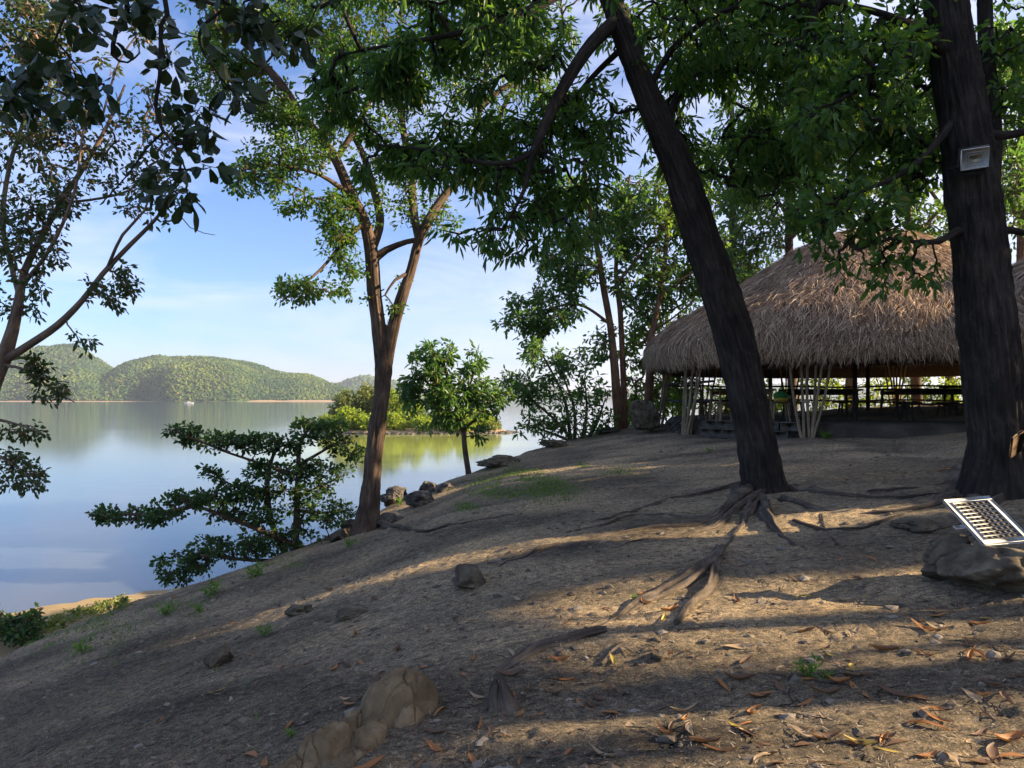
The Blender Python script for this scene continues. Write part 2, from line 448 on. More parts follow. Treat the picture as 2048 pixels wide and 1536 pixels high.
M['plank'] = mat_bark('plank_wood', (0.10, 0.068, 0.045), (0.19, 0.13, 0.09), (0.30, 0.21, 0.15), bump=0.3, su=20, sv=2)
M['block'] = mat_noise('concrete_block', [(0.3, (0.12, 0.105, 0.085)), (0.5, (0.20, 0.18, 0.145)), (0.7, (0.28, 0.25, 0.21))], 6, 0.95, 0.6, bscale=40, bdist=0.01)
M['earth'] = mat_noise('earth_bank', [(0.3, (0.04, 0.033, 0.027)), (0.5, (0.075, 0.06, 0.048)), (0.7, (0.12, 0.10, 0.08))], 3, 0.95, 0.7, bscale=20, bdist=0.03)
def mat_plain(name, col, rough=0.5, metal=0.0, spec=0.5, var=0.12):
    c = np.array(col)
    return mat_noise(name, [(0.35, tuple(c * (1 - var))), (0.65, tuple(np.minimum(c * (1 + var), 1)))], 30, rough, 0.05, spec=spec, bdist=0.002)
M['white'] = mat_plain('white_paint', (0.72, 0.72, 0.70), 0.4)
M['lens'] = mat_plain('yellow_lens', (0.50, 0.47, 0.30), 0.3)
M['glassface'] = mat_plain('pale_lamp_face', (0.74, 0.74, 0.68), 0.25)
M['black'] = mat_plain('black_casing', (0.012, 0.012, 0.015), 0.5)
M['cell'] = mat_plain('solar_cell', (0.075, 0.066, 0.062), 0.25, spec=0.6, var=0.3)
M['green_cloth'] = mat_plain('green_cloth', (0.03, 0.18, 0.04), 0.8)
M['yellow_cloth'] = mat_plain('yellow_cloth', (0.45, 0.33, 0.03), 0.8)
M['straw'] = mat_leaf('thatch_straw', [(0, (0.09, 0.048, 0.026)), (0.3, (0.24, 0.145, 0.082)), (0.65, (0.46, 0.31, 0.19)), (1, (0.78, 0.59, 0.40))], 0.06, (0.3, 0.2, 0.1), 0.7, 0.25)
M['thatch_core'] = mat_noise('thatch_core', [(0.3, (0.04, 0.026, 0.018)), (0.7, (0.12, 0.08, 0.055))], 20, 0.95, 0.6)
M['dry'] = [mat_leaf('dry_leaf_' + n, s, 0.15, (0.4, 0.2, 0.05), 0.6) for n, s in (
    ('orange', [(0, (0.26, 0.10, 0.03)), (1, (0.42, 0.19, 0.06))]), ('tan', [(0, (0.30, 0.20, 0.11)), (1, (0.45, 0.33, 0.2))]),
    ('brown', [(0, (0.10, 0.055, 0.03)), (1, (0.18, 0.10, 0.055))]), ('yellow', [(0, (0.40, 0.28, 0.05)), (1, (0.50, 0.38, 0.08))]))]
M['debris'] = mat_leaf('debris', [(0, (0.10, 0.075, 0.05)), (0.5, (0.22, 0.17, 0.12)), (1, (0.42, 0.36, 0.28))], 0.0, rough=0.9)
# ground
m = newmat('ground_dirt'); Lk = m.node_tree.links.new
tcg = mk(m, 'ShaderNodeTexCoord'); mpg = mk(m, 'ShaderNodeMapping'); mpg.inputs['Scale'].default_value = (0.7, 1.25, 1)
Lk(tcg.outputs['Object'], mpg.inputs['Vector'])
na = mk(m, 'ShaderNodeTexNoise', i_Scale=0.75, i_Detail=7, i_Roughness=0.62); Lk(mpg.outputs[0], na.inputs['Vector'])
nb = mk(m, 'ShaderNodeTexNoise', i_Scale=22, i_Detail=8, i_Roughness=0.75); Lk(mpg.outputs[0], nb.inputs['Vector'])
nc = mk(m, 'ShaderNodeTexNoise', i_Scale=95, i_Detail=6, i_Roughness=0.8); Lk(tcg.outputs['Object'], nc.inputs['Vector'])
c1 = ramp(m, na.outputs['Fac'], [(0.33, (0.125, 0.103, 0.074)), (0.46, (0.235, 0.192, 0.132)), (0.60, (0.325, 0.258, 0.168)), (0.72, (0.42, 0.31, 0.18))])
c2 = ramp(m, nb.outputs['Fac'], [(0.32, (0.34, 0.34, 0.36)), (0.5, (0.95, 0.94, 0.93)), (0.66, (1.8, 1.68, 1.52))])
c3 = ramp(m, nc.outputs['Fac'], [(0.36, (0.3, 0.3, 0.3)), (0.5, (0.95, 0.95, 0.95)), (0.62, (2.3, 2.2, 2.0))])
mm = mk(m, 'ShaderNodeMix', data_type='RGBA', blend_type='MULTIPLY'); mm.inputs[0].default_value = 1; Lk(c1, mm.inputs[6]); Lk(c2, mm.inputs[7])
mm2 = mk(m, 'ShaderNodeMix', data_type='RGBA', blend_type='MULTIPLY'); mm2.inputs[0].default_value = 0.8; Lk(mm.outputs[2], mm2.inputs[6]); Lk(c3, mm2.inputs[7])
# grey-dark ashy patches
nd = mk(m, 'ShaderNodeTexNoise', i_Scale=0.33, i_Detail=5, i_Roughness=0.6); Lk(mpg.outputs[0], nd.inputs['Vector'])
fd = mk(m, 'ShaderNodeMapRange'); fd.inputs['From Min'].default_value = 0.46; fd.inputs['From Max'].default_value = 0.57; fd.inputs['To Max'].default_value = 0.85; Lk(nd.outputs['Fac'], fd.inputs['Value'])
md = mk(m, 'ShaderNodeMix', data_type='RGBA', blend_type='MULTIPLY'); Lk(fd.outputs[0], md.inputs[0]); Lk(mm2.outputs[2], md.inputs[6]); md.inputs[7].default_value = (0.50, 0.51, 0.54, 1)
# shore sand where the land is low
sz = mk(m, 'ShaderNodeSeparateXYZ'); Lk(tcg.outputs['Object'], sz.inputs[0])
fs_ = mk(m, 'ShaderNodeMapRange'); fs_.inputs['From Min'].default_value = 0.75; fs_.inputs['From Max'].default_value = 0.45; Lk(sz.outputs['Z'], fs_.inputs['Value'])
ms = mk(m, 'ShaderNodeMix', data_type='RGBA'); Lk(fs_.outputs[0], ms.inputs[0]); Lk(md.outputs[2], ms.inputs[6]); ms.inputs[7].default_value = (0.38, 0.28, 0.15, 1)
bs = mk(m, 'ShaderNodeBsdfPrincipled', i_Roughness=0.95); bs.inputs['Specular IOR Level'].default_value = 0.15
Lk(ms.outputs[2], bs.inputs['Base Color'])
b1 = mk(m, 'ShaderNodeBump', i_Strength=0.8, i_Distance=0.03); Lk(nb.outputs['Fac'], b1.inputs['Height'])
b2 = mk(m, 'ShaderNodeBump', i_Strength=0.8, i_Distance=0.008); Lk(nc.outputs['Fac'], b2.inputs['Height']); Lk(b1.outputs[0], b2.inputs['Normal'])
Lk(b2.outputs[0], bs.inputs['Normal'])
oo = mk(m, 'ShaderNodeOutputMaterial'); Lk(bs.outputs[0], oo.inputs['Surface'])
M['ground'] = m
# water
m = newmat('sea_water'); Lk = m.node_tree.links.new
tcw = mk(m, 'ShaderNodeTexCoord'); mw = mk(m, 'ShaderNodeMapping'); mw.inputs['Scale'].default_value = (0.5, 1.0, 1)
Lk(tcw.outputs['Object'], mw.inputs['Vector'])
w1 = mk(m, 'ShaderNodeTexNoise', i_Scale=1.3, i_Detail=5, i_Roughness=0.55); Lk(mw.outputs[0], w1.inputs['Vector'])
w2 = mk(m, 'ShaderNodeTexNoise', i_Scale=0.02, i_Detail=4, i_Roughness=0.55, i_Distortion=0.6); Lk(mw.outputs[0], w2.inputs['Vector'])
bst = mk(m, 'ShaderNodeMapRange'); bst.inputs['From Min'].default_value = 0.45; bst.inputs['From Max'].default_value = 0.62; bst.inputs['To Min'].default_value = 0.10; bst.inputs['To Max'].default_value = 0.32; Lk(w2.outputs['Fac'], bst.inputs['Value'])
bw = mk(m, 'ShaderNodeBump', i_Distance=0.03); Lk(w1.outputs['Fac'], bw.inputs['Height']); Lk(bst.outputs[0], bw.inputs['Strength'])
w3 = mk(m, 'ShaderNodeTexNoise', i_Scale=0.12, i_Detail=6, i_Roughness=0.6); Lk(mw.outputs[0], w3.inputs['Vector'])
cw = ramp(m, w3.outputs['Fac'], [(0.35, (0.04, 0.06, 0.07)), (0.65, (0.055, 0.075, 0.085))])
# shallow reef flat between the shore and the islet: yellow-green bottom
sw = mk(m, 'ShaderNodeSeparateXYZ'); Lk(tcw.outputs['Object'], sw.inputs[0])
vsub = mk(m, 'ShaderNodeVectorMath', operation='SUBTRACT'); Lk(tcw.outputs['Object'], vsub.inputs[0]); vsub.inputs[1].default_value = (-11, 74, 0)
vmul = mk(m, 'ShaderNodeVectorMath', operation='MULTIPLY'); Lk(vsub.outputs[0], vmul.inputs[0]); vmul.inputs[1].default_value = (1 / 13.0, 1 / 26.0, 0)
vlen = mk(m, 'ShaderNodeVectorMath', operation='LENGTH'); Lk(vmul.outputs[0], vlen.inputs[0])
vadd = mk(m, 'ShaderNodeMath', operation='ADD'); Lk(vlen.outputs['Value'], vadd.inputs[0]); Lk(w3.outputs['Fac'], vadd.inputs[1])
fr = mk(m, 'ShaderNodeMapRange'); fr.inputs['From Min'].default_value = 1.7; fr.inputs['From Max'].default_value = 1.1; fr.inputs['To Max'].default_value = 0.8; Lk(vadd.outputs[0], fr.inputs['Value'])
mr_ = mk(m, 'ShaderNodeMix', data_type='RGBA'); Lk(fr.outputs[0], mr_.inputs[0]); Lk(cw, mr_.inputs[6]); mr_.inputs[7].default_value = (0.40, 0.44, 0.10, 1)
b = mk(m, 'ShaderNodeBsdfPrincipled', i_Roughness=0.075); b.inputs['IOR'].default_value = 1.6
Lk(mr_.outputs[2], b.inputs['Base Color']); Lk(bw.outputs[0], b.inputs['Normal'])
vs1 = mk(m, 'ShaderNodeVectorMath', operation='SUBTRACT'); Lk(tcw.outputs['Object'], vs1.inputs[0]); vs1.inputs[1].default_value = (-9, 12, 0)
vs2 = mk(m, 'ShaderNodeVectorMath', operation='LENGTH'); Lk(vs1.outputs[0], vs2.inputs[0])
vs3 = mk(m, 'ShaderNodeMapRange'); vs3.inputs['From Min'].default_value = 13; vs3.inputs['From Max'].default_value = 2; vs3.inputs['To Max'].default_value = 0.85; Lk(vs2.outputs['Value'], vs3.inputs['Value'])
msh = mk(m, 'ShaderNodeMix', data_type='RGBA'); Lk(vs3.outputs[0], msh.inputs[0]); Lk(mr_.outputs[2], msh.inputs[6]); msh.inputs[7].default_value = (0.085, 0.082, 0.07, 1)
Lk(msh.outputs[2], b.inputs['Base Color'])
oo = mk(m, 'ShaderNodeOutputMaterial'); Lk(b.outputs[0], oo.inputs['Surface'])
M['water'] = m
# forest on the hills
M['forest'] = mat_leaf('forest_crowns', [(0, (0.035, 0.062, 0.024)), (0.35, (0.052, 0.088, 0.028)), (0.8, (0.085, 0.122, 0.034)), (0.96, (0.13, 0.155, 0.042)), (1, (0.19, 0.14, 0.07))], 0.0, rough=0.9, spec=0.1)
_m = M['forest']; _nt = _m.node_tree
_b = [n_ for n_ in _nt.nodes if n_.type == 'BSDF_PRINCIPLED'][0]; _src = _b.inputs['Base Color'].links[0].from_socket
_tc = mk(_m, 'ShaderNodeTexCoord'); _no = mk(_m, 'ShaderNodeTexNoise', i_Scale=0.011, i_Detail=5, i_Roughness=0.6); _nt.links.new(_tc.outputs['Object'], _no.inputs['Vector'])
_cc = ramp(_m, _no.outputs['Fac'], [(0.38, (0.42, 0.62, 0.75)), (0.52, (0.9, 0.95, 0.9)), (0.64, (1.35, 1.25, 0.9))])
_mu = mk(_m, 'ShaderNodeMix', data_type='RGBA', blend_type='MULTIPLY'); _mu.inputs[0].default_value = 1; _nt.links.new(_src, _mu.inputs[6]); _nt.links.new(_cc, _mu.inputs[7]); _nt.links.new(_mu.outputs[2], _b.inputs['Base Color'])
M['hill'] = mat_noise('hill_scrub', [(0.35, (0.035, 0.06, 0.022)), (0.65, (0.08, 0.11, 0.035))], 0.03, 0.95, 0.0)
M['sandbar'] = mat_noise('shore_sand', [(0.35, (0.28, 0.18, 0.10)), (0.65, (0.46, 0.33, 0.2))], 0.8, 0.95, 0.4)

# ================================================================== SETTING
def sinh_axis(c, lo, hi, n, k):
    a = np.arcsinh((lo - c) / k); b = np.arcsinh((hi - c) / k)
    return c + k * np.sinh(np.linspace(a, b, n))
gx = sinh_axis(0.8, -45, 95, 900, 2.6); gy = sinh_axis(3.6, -60, 60, 860, 2.4)
X, Y = np.meshgrid(gx, gy)
Z = G(X, Y)
nearw = np.clip(1.6 - np.hypot(X - 1, Y - 4) / 10, 0, 1)
Z = Z + nearw * (0.020 * n2(X * .8, Y * 1.3, 0.13, 2.0, 4, 0.65) + 0.010 * np.abs(n2(X, Y, 0.035, 3.0, 2)))
cr = np.abs(n2(X + 0.3 * n2(X, Y, .5, 8), Y, 0.42, 6.0, 3))
Z = Z - nearw * 0.014 * np.exp(-(cr / 0.03) ** 2)
nn = X.size; idx = np.arange(nn).reshape(X.shape)
Q = np.stack([idx[:-1, :-1], idx[:-1, 1:], idx[1:, 1:], idx[1:, :-1]], -1).reshape(-1, 4)
a = Acc(); a.add(np.stack([X, Y, Z], -1).reshape(-1, 3), Q)
g = a.build('ground', M['ground']); tag(g, 'bare brown dirt slope falling to the bay', 'ground', kind='structure')
a = Acc(); a.add([(-9000, -500, 0), (9000, -500, 0), (9000, 16000, 0), (-9000, 16000, 0)], [(0, 1, 2, 3)])
wtr = a.build('water', M['water'], smooth=False); tag(wtr, 'calm blue bay water', 'water', kind='structure')

def hill(label, prof, D0, D1, step=8, seed=0.0, ntree=3000, treer=6.0):
    prof = np.array(prof, float)
    px = np.arange(prof[0, 0], prof[-1, 0] + 1, step)
    H = np.interp(px, prof[:, 0], (HOR - prof[:, 1]) / F * D1) + EYE
    K = 46
    s = np.linspace(0, 1.6, K)
    d = D0 + (D1 - D0) * s
    PX, S = np.meshgrid(px, s)
    Dm = D0 + (D1 - D0) * S + 60 * vnoise(np.stack([PX / 90, S * 0, S * 0 + seed], -1)) * (1 - np.minimum(S, 1))
    sh_ = np.where(S <= 1, np.sin(np.pi / 2 * np.clip(S, 0, 1)) ** 0.95, np.cos((S - 1) / 0.6 * np.pi / 2) ** 0.9)
    Xh = (PX - 1024) / F * Dm
    mod = 1 + 0.5 * fbm(np.stack([Xh / 130, Dm / 200, np.full_like(Xh, seed)], -1), 3) * np.clip(1 - np.abs(S - 1) * 0.2, 0, 1) * np.where(S < .95, 1, 0.15)
    Zh = np.maximum(H[None] - 2, 0) * sh_ * np.where(S < 1, mod, 1) - 1.0
    Zh[0] = -2; Zh[-1] = -2
    idx = np.arange(Xh.size).reshape(Xh.shape)
    Q = np.stack([idx[:-1, :-1], idx[:-1, 1:], idx[1:, 1:], idx[1:, :-1]], -1).reshape(-1, 4)
    a = Acc(); a.add(np.stack([Xh, Dm, Zh], -1).reshape(-1, 3), Q)
    o = a.build('hills', M['hill']); tag(o, label, 'hill', kind='structure')
    # forest
    r = np.random.default_rng(int(seed * 10) + 1)
    m_ = ntree
    ii = r.random(m_) * (len(px) - 1.01); jj = (r.random(m_) ** 0.8) * (K * 1.15 / 1.6) + 0.3
    i0 = ii.astype(int); j0 = np.minimum(jj.astype(int), K - 2); fi = (ii - i0)[:, None]; fj = (jj - j0)[:, None]
    Pg = np.stack([Xh, Dm, Zh], -1)
    c = (Pg[j0, i0] * (1 - fi) * (1 - fj) + Pg[j0, i0 + 1] * fi * (1 - fj) + Pg[j0 + 1, i0] * (1 - fi) * fj + Pg[j0 + 1, i0 + 1] * fi * fj)
    keep = c[:, 2] > 1.5; c = c[keep]; n_ = len(c)
    V, Fc = ICO[0]
    rad = treer * (0.5 + 1.1 * r.random(n_) ** 2.5)
    sc_ = np.stack([rad, rad, rad * (0.7 + 0.5 * r.random(n_))], -1)
    jit = 1 + 0.7 * (r.random((n_, len(V))) - 0.5)
    VV = c[:, None] + V[None] * sc_[:, None] * jit[..., None] + np.array([0, 0, 1])[None, None] * rad[:, None, None] * 0.35
    FF = Fc[None] + (np.arange(n_) * len(V))[:, None, None]
    a = Acc(); a.add(VV.reshape(-1, 3), FF.reshape(-1, 3))
    f = a.build('forest', M['forest']); tag(f, 'tree cover on the ' + label, 'forest', kind='stuff')
    return Pg
hill('wooded hill across the bay, left hill behind the leafy branches', [(-420, 760), (-300, 735), (-160, 716), (0, 716), (80, 710), (150, 716), (205, 738), (260, 762), (330, 790), (380, 800)], 1230, 1650, seed=1.3, ntree=36000, treer=2.3)
hill('rounded wooded hill across the bay, the tallest', [(120, 800), (180, 770), (240, 739), (300, 722), (350, 712), (400, 710), (450, 716), (520, 733), (600, 752), (660, 768), (720, 785), (800, 799)], 1150, 1500, seed=2.7, ntree=42000, treer=2.1)
hill('low distant hill right of the tall one', [(620, 799), (660, 776), (700, 763), (735, 760), (780, 768), (840, 785), (900, 799)], 2300, 2700, seed=3.9, ntree=5000, treer=6)
hill('faint far hill behind the islet', [(930, 799), (965, 782), (1000, 770), (1040, 766), (1100, 778), (1180, 790), (1300, 780), (1500, 770), (1700, 778), (1900, 797)], 3600, 4200, seed=5.1, ntree=5000, treer=9)
# pale shoreline under the hills
a = Acc()
pxs = np.linspace(-350, 800, 180)
for k, pxx in enumerate(pxs):
    pass
Dm = 1150 + 30 * vnoise(np.stack([pxs / 40, pxs * 0, pxs * 0], -1)) - 6
top = 1.2 + 1.6 * np.clip(vnoise(np.stack([pxs / 25, pxs * 0 + 4, pxs * 0], -1)), 0, 1) + 1.6 * ((pxs > 440) & (pxs < 700))
V = np.concatenate([np.stack([(pxs - 1024) / F * Dm, Dm - 14, pxs * 0 - .4], -1), np.stack([(pxs - 1024) / F * (Dm + 40), Dm + 40, top], -1), np.stack([(pxs - 1024) / F * (Dm + 90), Dm + 90, pxs * 0 - .4], -1)])
n = len(pxs); i = np.arange(n - 1)
a.add(V, np.concatenate([np.stack([i, i + 1, i + 1 + n, i + n], -1), np.stack([i + n, i + 1 + n, i + 1 + 2 * n, i + 2 * n], -1)]))
tag(a.build('shore', M['sandbar']), 'pale sandy shoreline at the foot of the hills', 'shore', kind='structure')

# ================================================================== TREES
def leaves(acc, C, D, n_per, spread, length, width, droop=0.3, mi=0, r=rng, up=0.55, fold=0.18, curl=0.15, outward=0.6, flat=0.0, hi=False):
    """C cluster centres (n,3), D outward directions (n,3)"""
    n = len(C); k = n_per
    c = np.repeat(C, k, 0); d = np.repeat(D, k, 0); m = len(c)
    rnd = r.normal(size=(m, 3)); rnd[:, 2] *= (1 - flat)
    off = unit(rnd) * (r.random((m, 1)) ** 0.6) * spread
    off[:, 2] *= (1 - 0.5 * flat)
    base = c + off * 0.55 - d * 0.1 * spread
    dr = unit(unit(rnd) * 0.8 + d * outward + np.array([0, 0, -droop]) + 0.25 * r.normal(size=(m, 3)))
    nrm = unit(np.array([0, 0, up]) + 0.55 * r.normal(size=(m, 3)))
    side = unit(np.cross(dr, nrm)); nrm = np.cross(side, dr)
    ln = length * (0.35 + 1.0 * r.random((m, 1))); wd = width * (0.7 + 0.5 * r.random((m, 1))) * 0.5
    cu = curl * ln
    if hi:
        ts = np.array([0, .10, .28, .50, .72, .90, 1.0]); ws = np.array([.02, .30, .72, .98, 1.0, .62, .02])
        c_ = base[:, None] + dr[:, None] * (ln * ts)[..., None] - nrm[:, None] * (cu * ts ** 2)[..., None]
        wv = (wd * ws)[..., None]
        wob = 1 + .10 * r.normal(size=(m, 7, 1))
        V = np.stack([c_ - side[:, None] * wv * wob + nrm[:, None] * wv * fold, c_, c_ + side[:, None] * wv * wob + nrm[:, None] * wv * fold], 2).reshape(m, 21, 3)
        q_ = []
        for i in range(6):
            for j in range(2):
                q_.append([i * 3 + j, i * 3 + j + 1, i * 3 + j + 4, i * 3 + j + 3])
        Q = (np.array(q_)[None] + (np.arange(m) * 21)[:, None, None]).reshape(-1, 4)
        acc.add(V.reshape(-1, 3), Q, None, mi)
        return
    p0 = base; p3 = base + dr * ln - nrm * cu
    p1 = base + dr * ln * 0.33; p2 = base + dr * ln * 0.70 - nrm * cu * 0.35
    f = fold * wd
    V = np.stack([p0, p1 + side * wd + nrm * f, p2 + side * wd * 0.85 + nrm * f, p3, p2 - side * wd * 0.85 + nrm * f, p1 - side * wd + nrm * f], 1)
    b = np.arange(m)[:, None] * 6
    Q = np.concatenate([b + np.array([0, 1, 2, 3]), b + np.array([0, 3, 4, 5])], 1).reshape(-1, 4)
    acc.add(V.reshape(-1, 3), Q, None, mi)
def blob_points(blobs, seed, nsc=1.0, thr=-0.15):
    r = np.random.default_rng(seed); out = []
    for (px, py, Yd, rx, ry, rd, n) in blobs:
        q = r.normal(size=(n * 5, 3)); q = unit(q) * (r.random((n * 5, 1)) ** (1 / 2.6))
        p = np.stack([px + q[:, 0] * rx, py + q[:, 2] * ry, Yd + q[:, 1] * rd], -1)
        w = np.stack([(p[:, 0] - 1024) / F * p[:, 2], p[:, 2], EYE - (p[:, 1] - HOR) / F * p[:, 2]], -1)
        k = fbm(w / nsc + seed, 2) > thr
        out.append(w[k][:n])
    return np.concatenate(out)
def tree(name, label, cat, skel, blobs, bark, leafmat, leafp, seed=0, seg=14, rough=0.12, trunk_n=1, group=None, base=None, twig=0.008, nsc=0.9, thr=-0.12, roots=None, cmin=0.25, extra=None, gfun=None, flare=None, world=False, wpts=None, sag=0.05, rs=1.0, step=0.14, furrow=0.0):
    """skel: list of polylines (px,py,Y,rpx) (or world x,y,z,r if world)"""
    polys = []
    for pl in skel:
        if world:
            pts = np.array([p[:3] for p in pl], float); rad = np.array([p[3] for p in pl])
        else:
            pts = np.array([P(p[0], p[1], p[2]) for p in pl]); rad = np.array([p[3] / F * p[2] * rs for p in pl])
        polys.append(catmull(pts, rad, step if len(polys) == 0 else 0.14))
    b0 = polys[0][0][0] if base is None else np.asarray(base)
    t = thing(name, label, cat, b0, group)
    a = Acc()
    for i, (p, r_) in enumerate(polys[:trunk_n]):
        tube(a, p, r_, seg if i == 0 else seg, rough=rough, seed=seed + i, flute=furrow)
    # nodes for twigs
    nodes = []; 
    for i, (p, r_) in enumerate(polys):
        s0 = int(len(p) * (0.35 if i < trunk_n else cmin))
        nodes.append(p[s0:])
    nodes = np.concatenate(nodes)
    C = blob_points(blobs, seed + 100, nsc, thr) if blobs else np.zeros((0, 3))
    if wpts is not None: C = np.concatenate([C, wpts])
    if gfun is not None: C = C[gfun(C)]
    r = np.random.default_rng(seed + 5)
    br = a
    for i, (p, r_) in enumerate(polys[trunk_n:]):
        tube(br, p, r_, 8 if r_.max() > 0.05 else 6, rough=rough * 0.8, seed=seed + 20 + i)
    # greedy attachment
    dd = np.min(np.linalg.norm(C[:, None] - nodes[None, ::3], axis=2), axis=1) if len(C) else np.zeros(0)
    order = np.argsort(dd)
    N = len(nodes); NM = N + len(C) * 3
    allp = np.zeros((NM, 3)); allp[:N] = nodes
    par = -np.ones(NM, int); cnt = N
    edges = []; dirs = np.zeros((len(C), 3))
    wt = np.zeros(NM)
    for q in order:
        c = C[q]
        dist = np.linalg.norm(allp[:cnt] - c, axis=1)
        j = int(np.argmin(dist)); p0 = allp[j]
        L_ = dist[j]
        m1 = p0 * 0.66 + c * 0.34 + r.normal(size=3) * L_ * 0.09 - np.array([0, 0, sag * L_])
        m2 = p0 * 0.33 + c * 0.67 + r.normal(size=3) * L_ * 0.08 + np.array([0, 0, sag * L_])
        i1 = cnt; allp[cnt] = m1; par[cnt] = j; cnt += 1
        allp[cnt] = m2; par[cnt] = i1; cnt += 1
        allp[cnt] = c; par[cnt] = cnt - 1; cnt += 1
        wt[cnt - 1] = 1
        dirs[q] = unit(c - m2)
        edges.append((j, i1, i1 + 1, i1 + 2))
    for k in range(cnt - 1, N - 1, -1):
        if par[k] >= 0: wt[par[k]] += wt[k]
    # batched twig tubes
    if edges:
        E = np.array([(e[a_], e[a_ + 1]) for e in edges for a_ in range(3)])
        A_, B_ = allp[E[:, 0]], allp[E[:, 1]]
        wB = wt[E[:, 1]]; rb = np.minimum(twig * np.sqrt(np.maximum(wB, 1)), twig * 4) ; ra = np.where(E[:, 0] >= N, np.minimum(twig * np.sqrt(np.maximum(wt[E[:, 0]], 1)), twig * 4), rb * 1.1)
        ra = np.minimum(ra, rb * 1.6); rb = np.where(wB <= 1, rb * 0.6, rb)
        T = unit(B_ - A_); u_ = unit(np.cross(T, np.array([0.31, 0.2, 0.93]))); v_ = np.cross(T, u_)
        k5 = 5; an = np.linspace(0, 2 * np.pi, k5, endpoint=False)
        rings = []
        for c_, rr in ((A_, ra), (B_, rb)):
            rings.append(c_[:, None] + rr[:, None, None] * (np.cos(an)[None, :, None] * u_[:, None] + np.sin(an)[None, :, None] * v_[:, None]))
        V = np.concatenate(rings, 1)
        k = np.arange(k5); q5 = np.stack([k, (k + 1) % k5, (k + 1) % k5 + k5, k + k5], -1)
        Q = (q5[None] + (np.arange(len(V)) * 2 * k5)[:, None, None]).reshape(-1, 4)
        uv = np.zeros((len(V), 2 * k5, 2)); uv[:, :k5, 1] = 0; uv[:, k5:, 1] = 0.3; uv[:, :, 0] = np.tile(an * 0.03, 2)
        br.add(V.reshape(-1, 3), Q, uv.reshape(-1, 2))
    br.build('trunk', bark, t)
    if len(C):
        la = Acc()
        leaves(la, C, dirs, r=r, **leafp)
        la.build('crown', leafmat, t, smooth=False)
    if roots:
        for pl in roots:
            ra_ = Acc()
            pts = []
            rd = []
            for q in pl:
                h_ = hit(q[0], q[1]); rr = q[2] / F * h_[1] * (.78 if len(q) > 3 else .62)
                lift = q[3] if len(q) > 3 else 0.15
                pts.append(h_ + np.array([0, 0, rr * lift])); rd.append(rr)
            pp, rr = catmull(pts, rd, 0.06)
            # follow the ground
            gz = G(pp[:, 0], pp[:, 1])
            pp[:, 2] = 0.3 * pp[:, 2] + 0.7 * (gz - rr * 0.25)
            pp += np.stack([fbm(pp * 3 + 1, 2), fbm(pp * 3 + 9, 2), fbm(pp * 4 + 5, 2) * 0.5], -1) * 0.035
            tube(ra_, pp, rr, 18, rough=0.6, seed=q[0])
            ra_.build('root', M['root'], t)
    return t
LP_M = dict(n_per=12, spread=0.18, length=0.155, width=0.038, droop=0.75, up=0.35, curl=0.22, outward=0.7)
LP_S = dict(n_per=13, spread=0.22, length=0.085, width=0.045, droop=0.15, up=0.8)
LP_L = dict(n_per=8, spread=0.14, length=0.07, width=0.04, droop=0.35, up=0.6)
# ---- leaning dark tree
b1 = hit(1528, 985)
Yb = b1[1]
lean = [(1528, 1010, Yb, 66), (1527, 985, Yb, 55), (1524, 955, Yb, 46), (1515, 900, Yb, 43), (1500, 820, Yb, 41), (1474, 700, Yb, 42), (1445, 600, Yb - .05, 42), (1412, 500, Yb - .1, 40), (1382, 410, Yb - .2, 37), (1345, 310, Yb - .3, 32), (1305, 220, Yb - .4, 29), (1262, 110, Yb - .5, 25), (1222, 0, Yb - .6, 22), (1185, -120, Yb - .7, 23), (1150, -260, Yb - .8, 17), (1110, -420, Yb - .8, 9)]
leanlimbs = [
 [(1232, 40, Yb - .6, 17), (1185, 85, Yb - .7, 15), (1140, 150, Yb - .8, 14), (1108, 210, Yb - .9, 13), (1080, 270, Yb - 1, 12), (1062, 320, Yb - 1, 8), (1048, 380, Yb - .9, 5), (1010, 450, Yb - .8, 2.5)],
 [(1070, 300, Yb - 1, 7), (1020, 325, Yb - 1, 6), (940, 322, Yb - .8, 4.5), (860, 300, Yb - .5, 3.5), (760, 290, Yb - .2, 2)],
 [(1195, -60, Yb - .7, 14), (1080, 10, Yb - 1, 11), (1000, 45, Yb - 1.1, 9), (900, 70, Yb - 1, 6), (780, 90, Yb - .8, 4), (680, 110, Yb - .6, 2)],
 [(1330, 280, Yb - .3, 10), (1355, 190, Yb, 8), (1400, 140, Yb + .4, 6), (1470, 90, Yb + .8, 4), (1560, 50, Yb + 1.2, 2)],
 [(1290, 190, Yb - .4, 9), (1360, 80, Yb - .8, 7), (1480, 10, Yb - 1, 5), (1640, -20, Yb - 1.2, 3)],
 [(1250, 90, Yb - .5, 8), (1150, 200, Yb + .2, 5), (1130, 330, Yb + .4, 3.5), (1180, 400, Yb + .5, 2)],
]
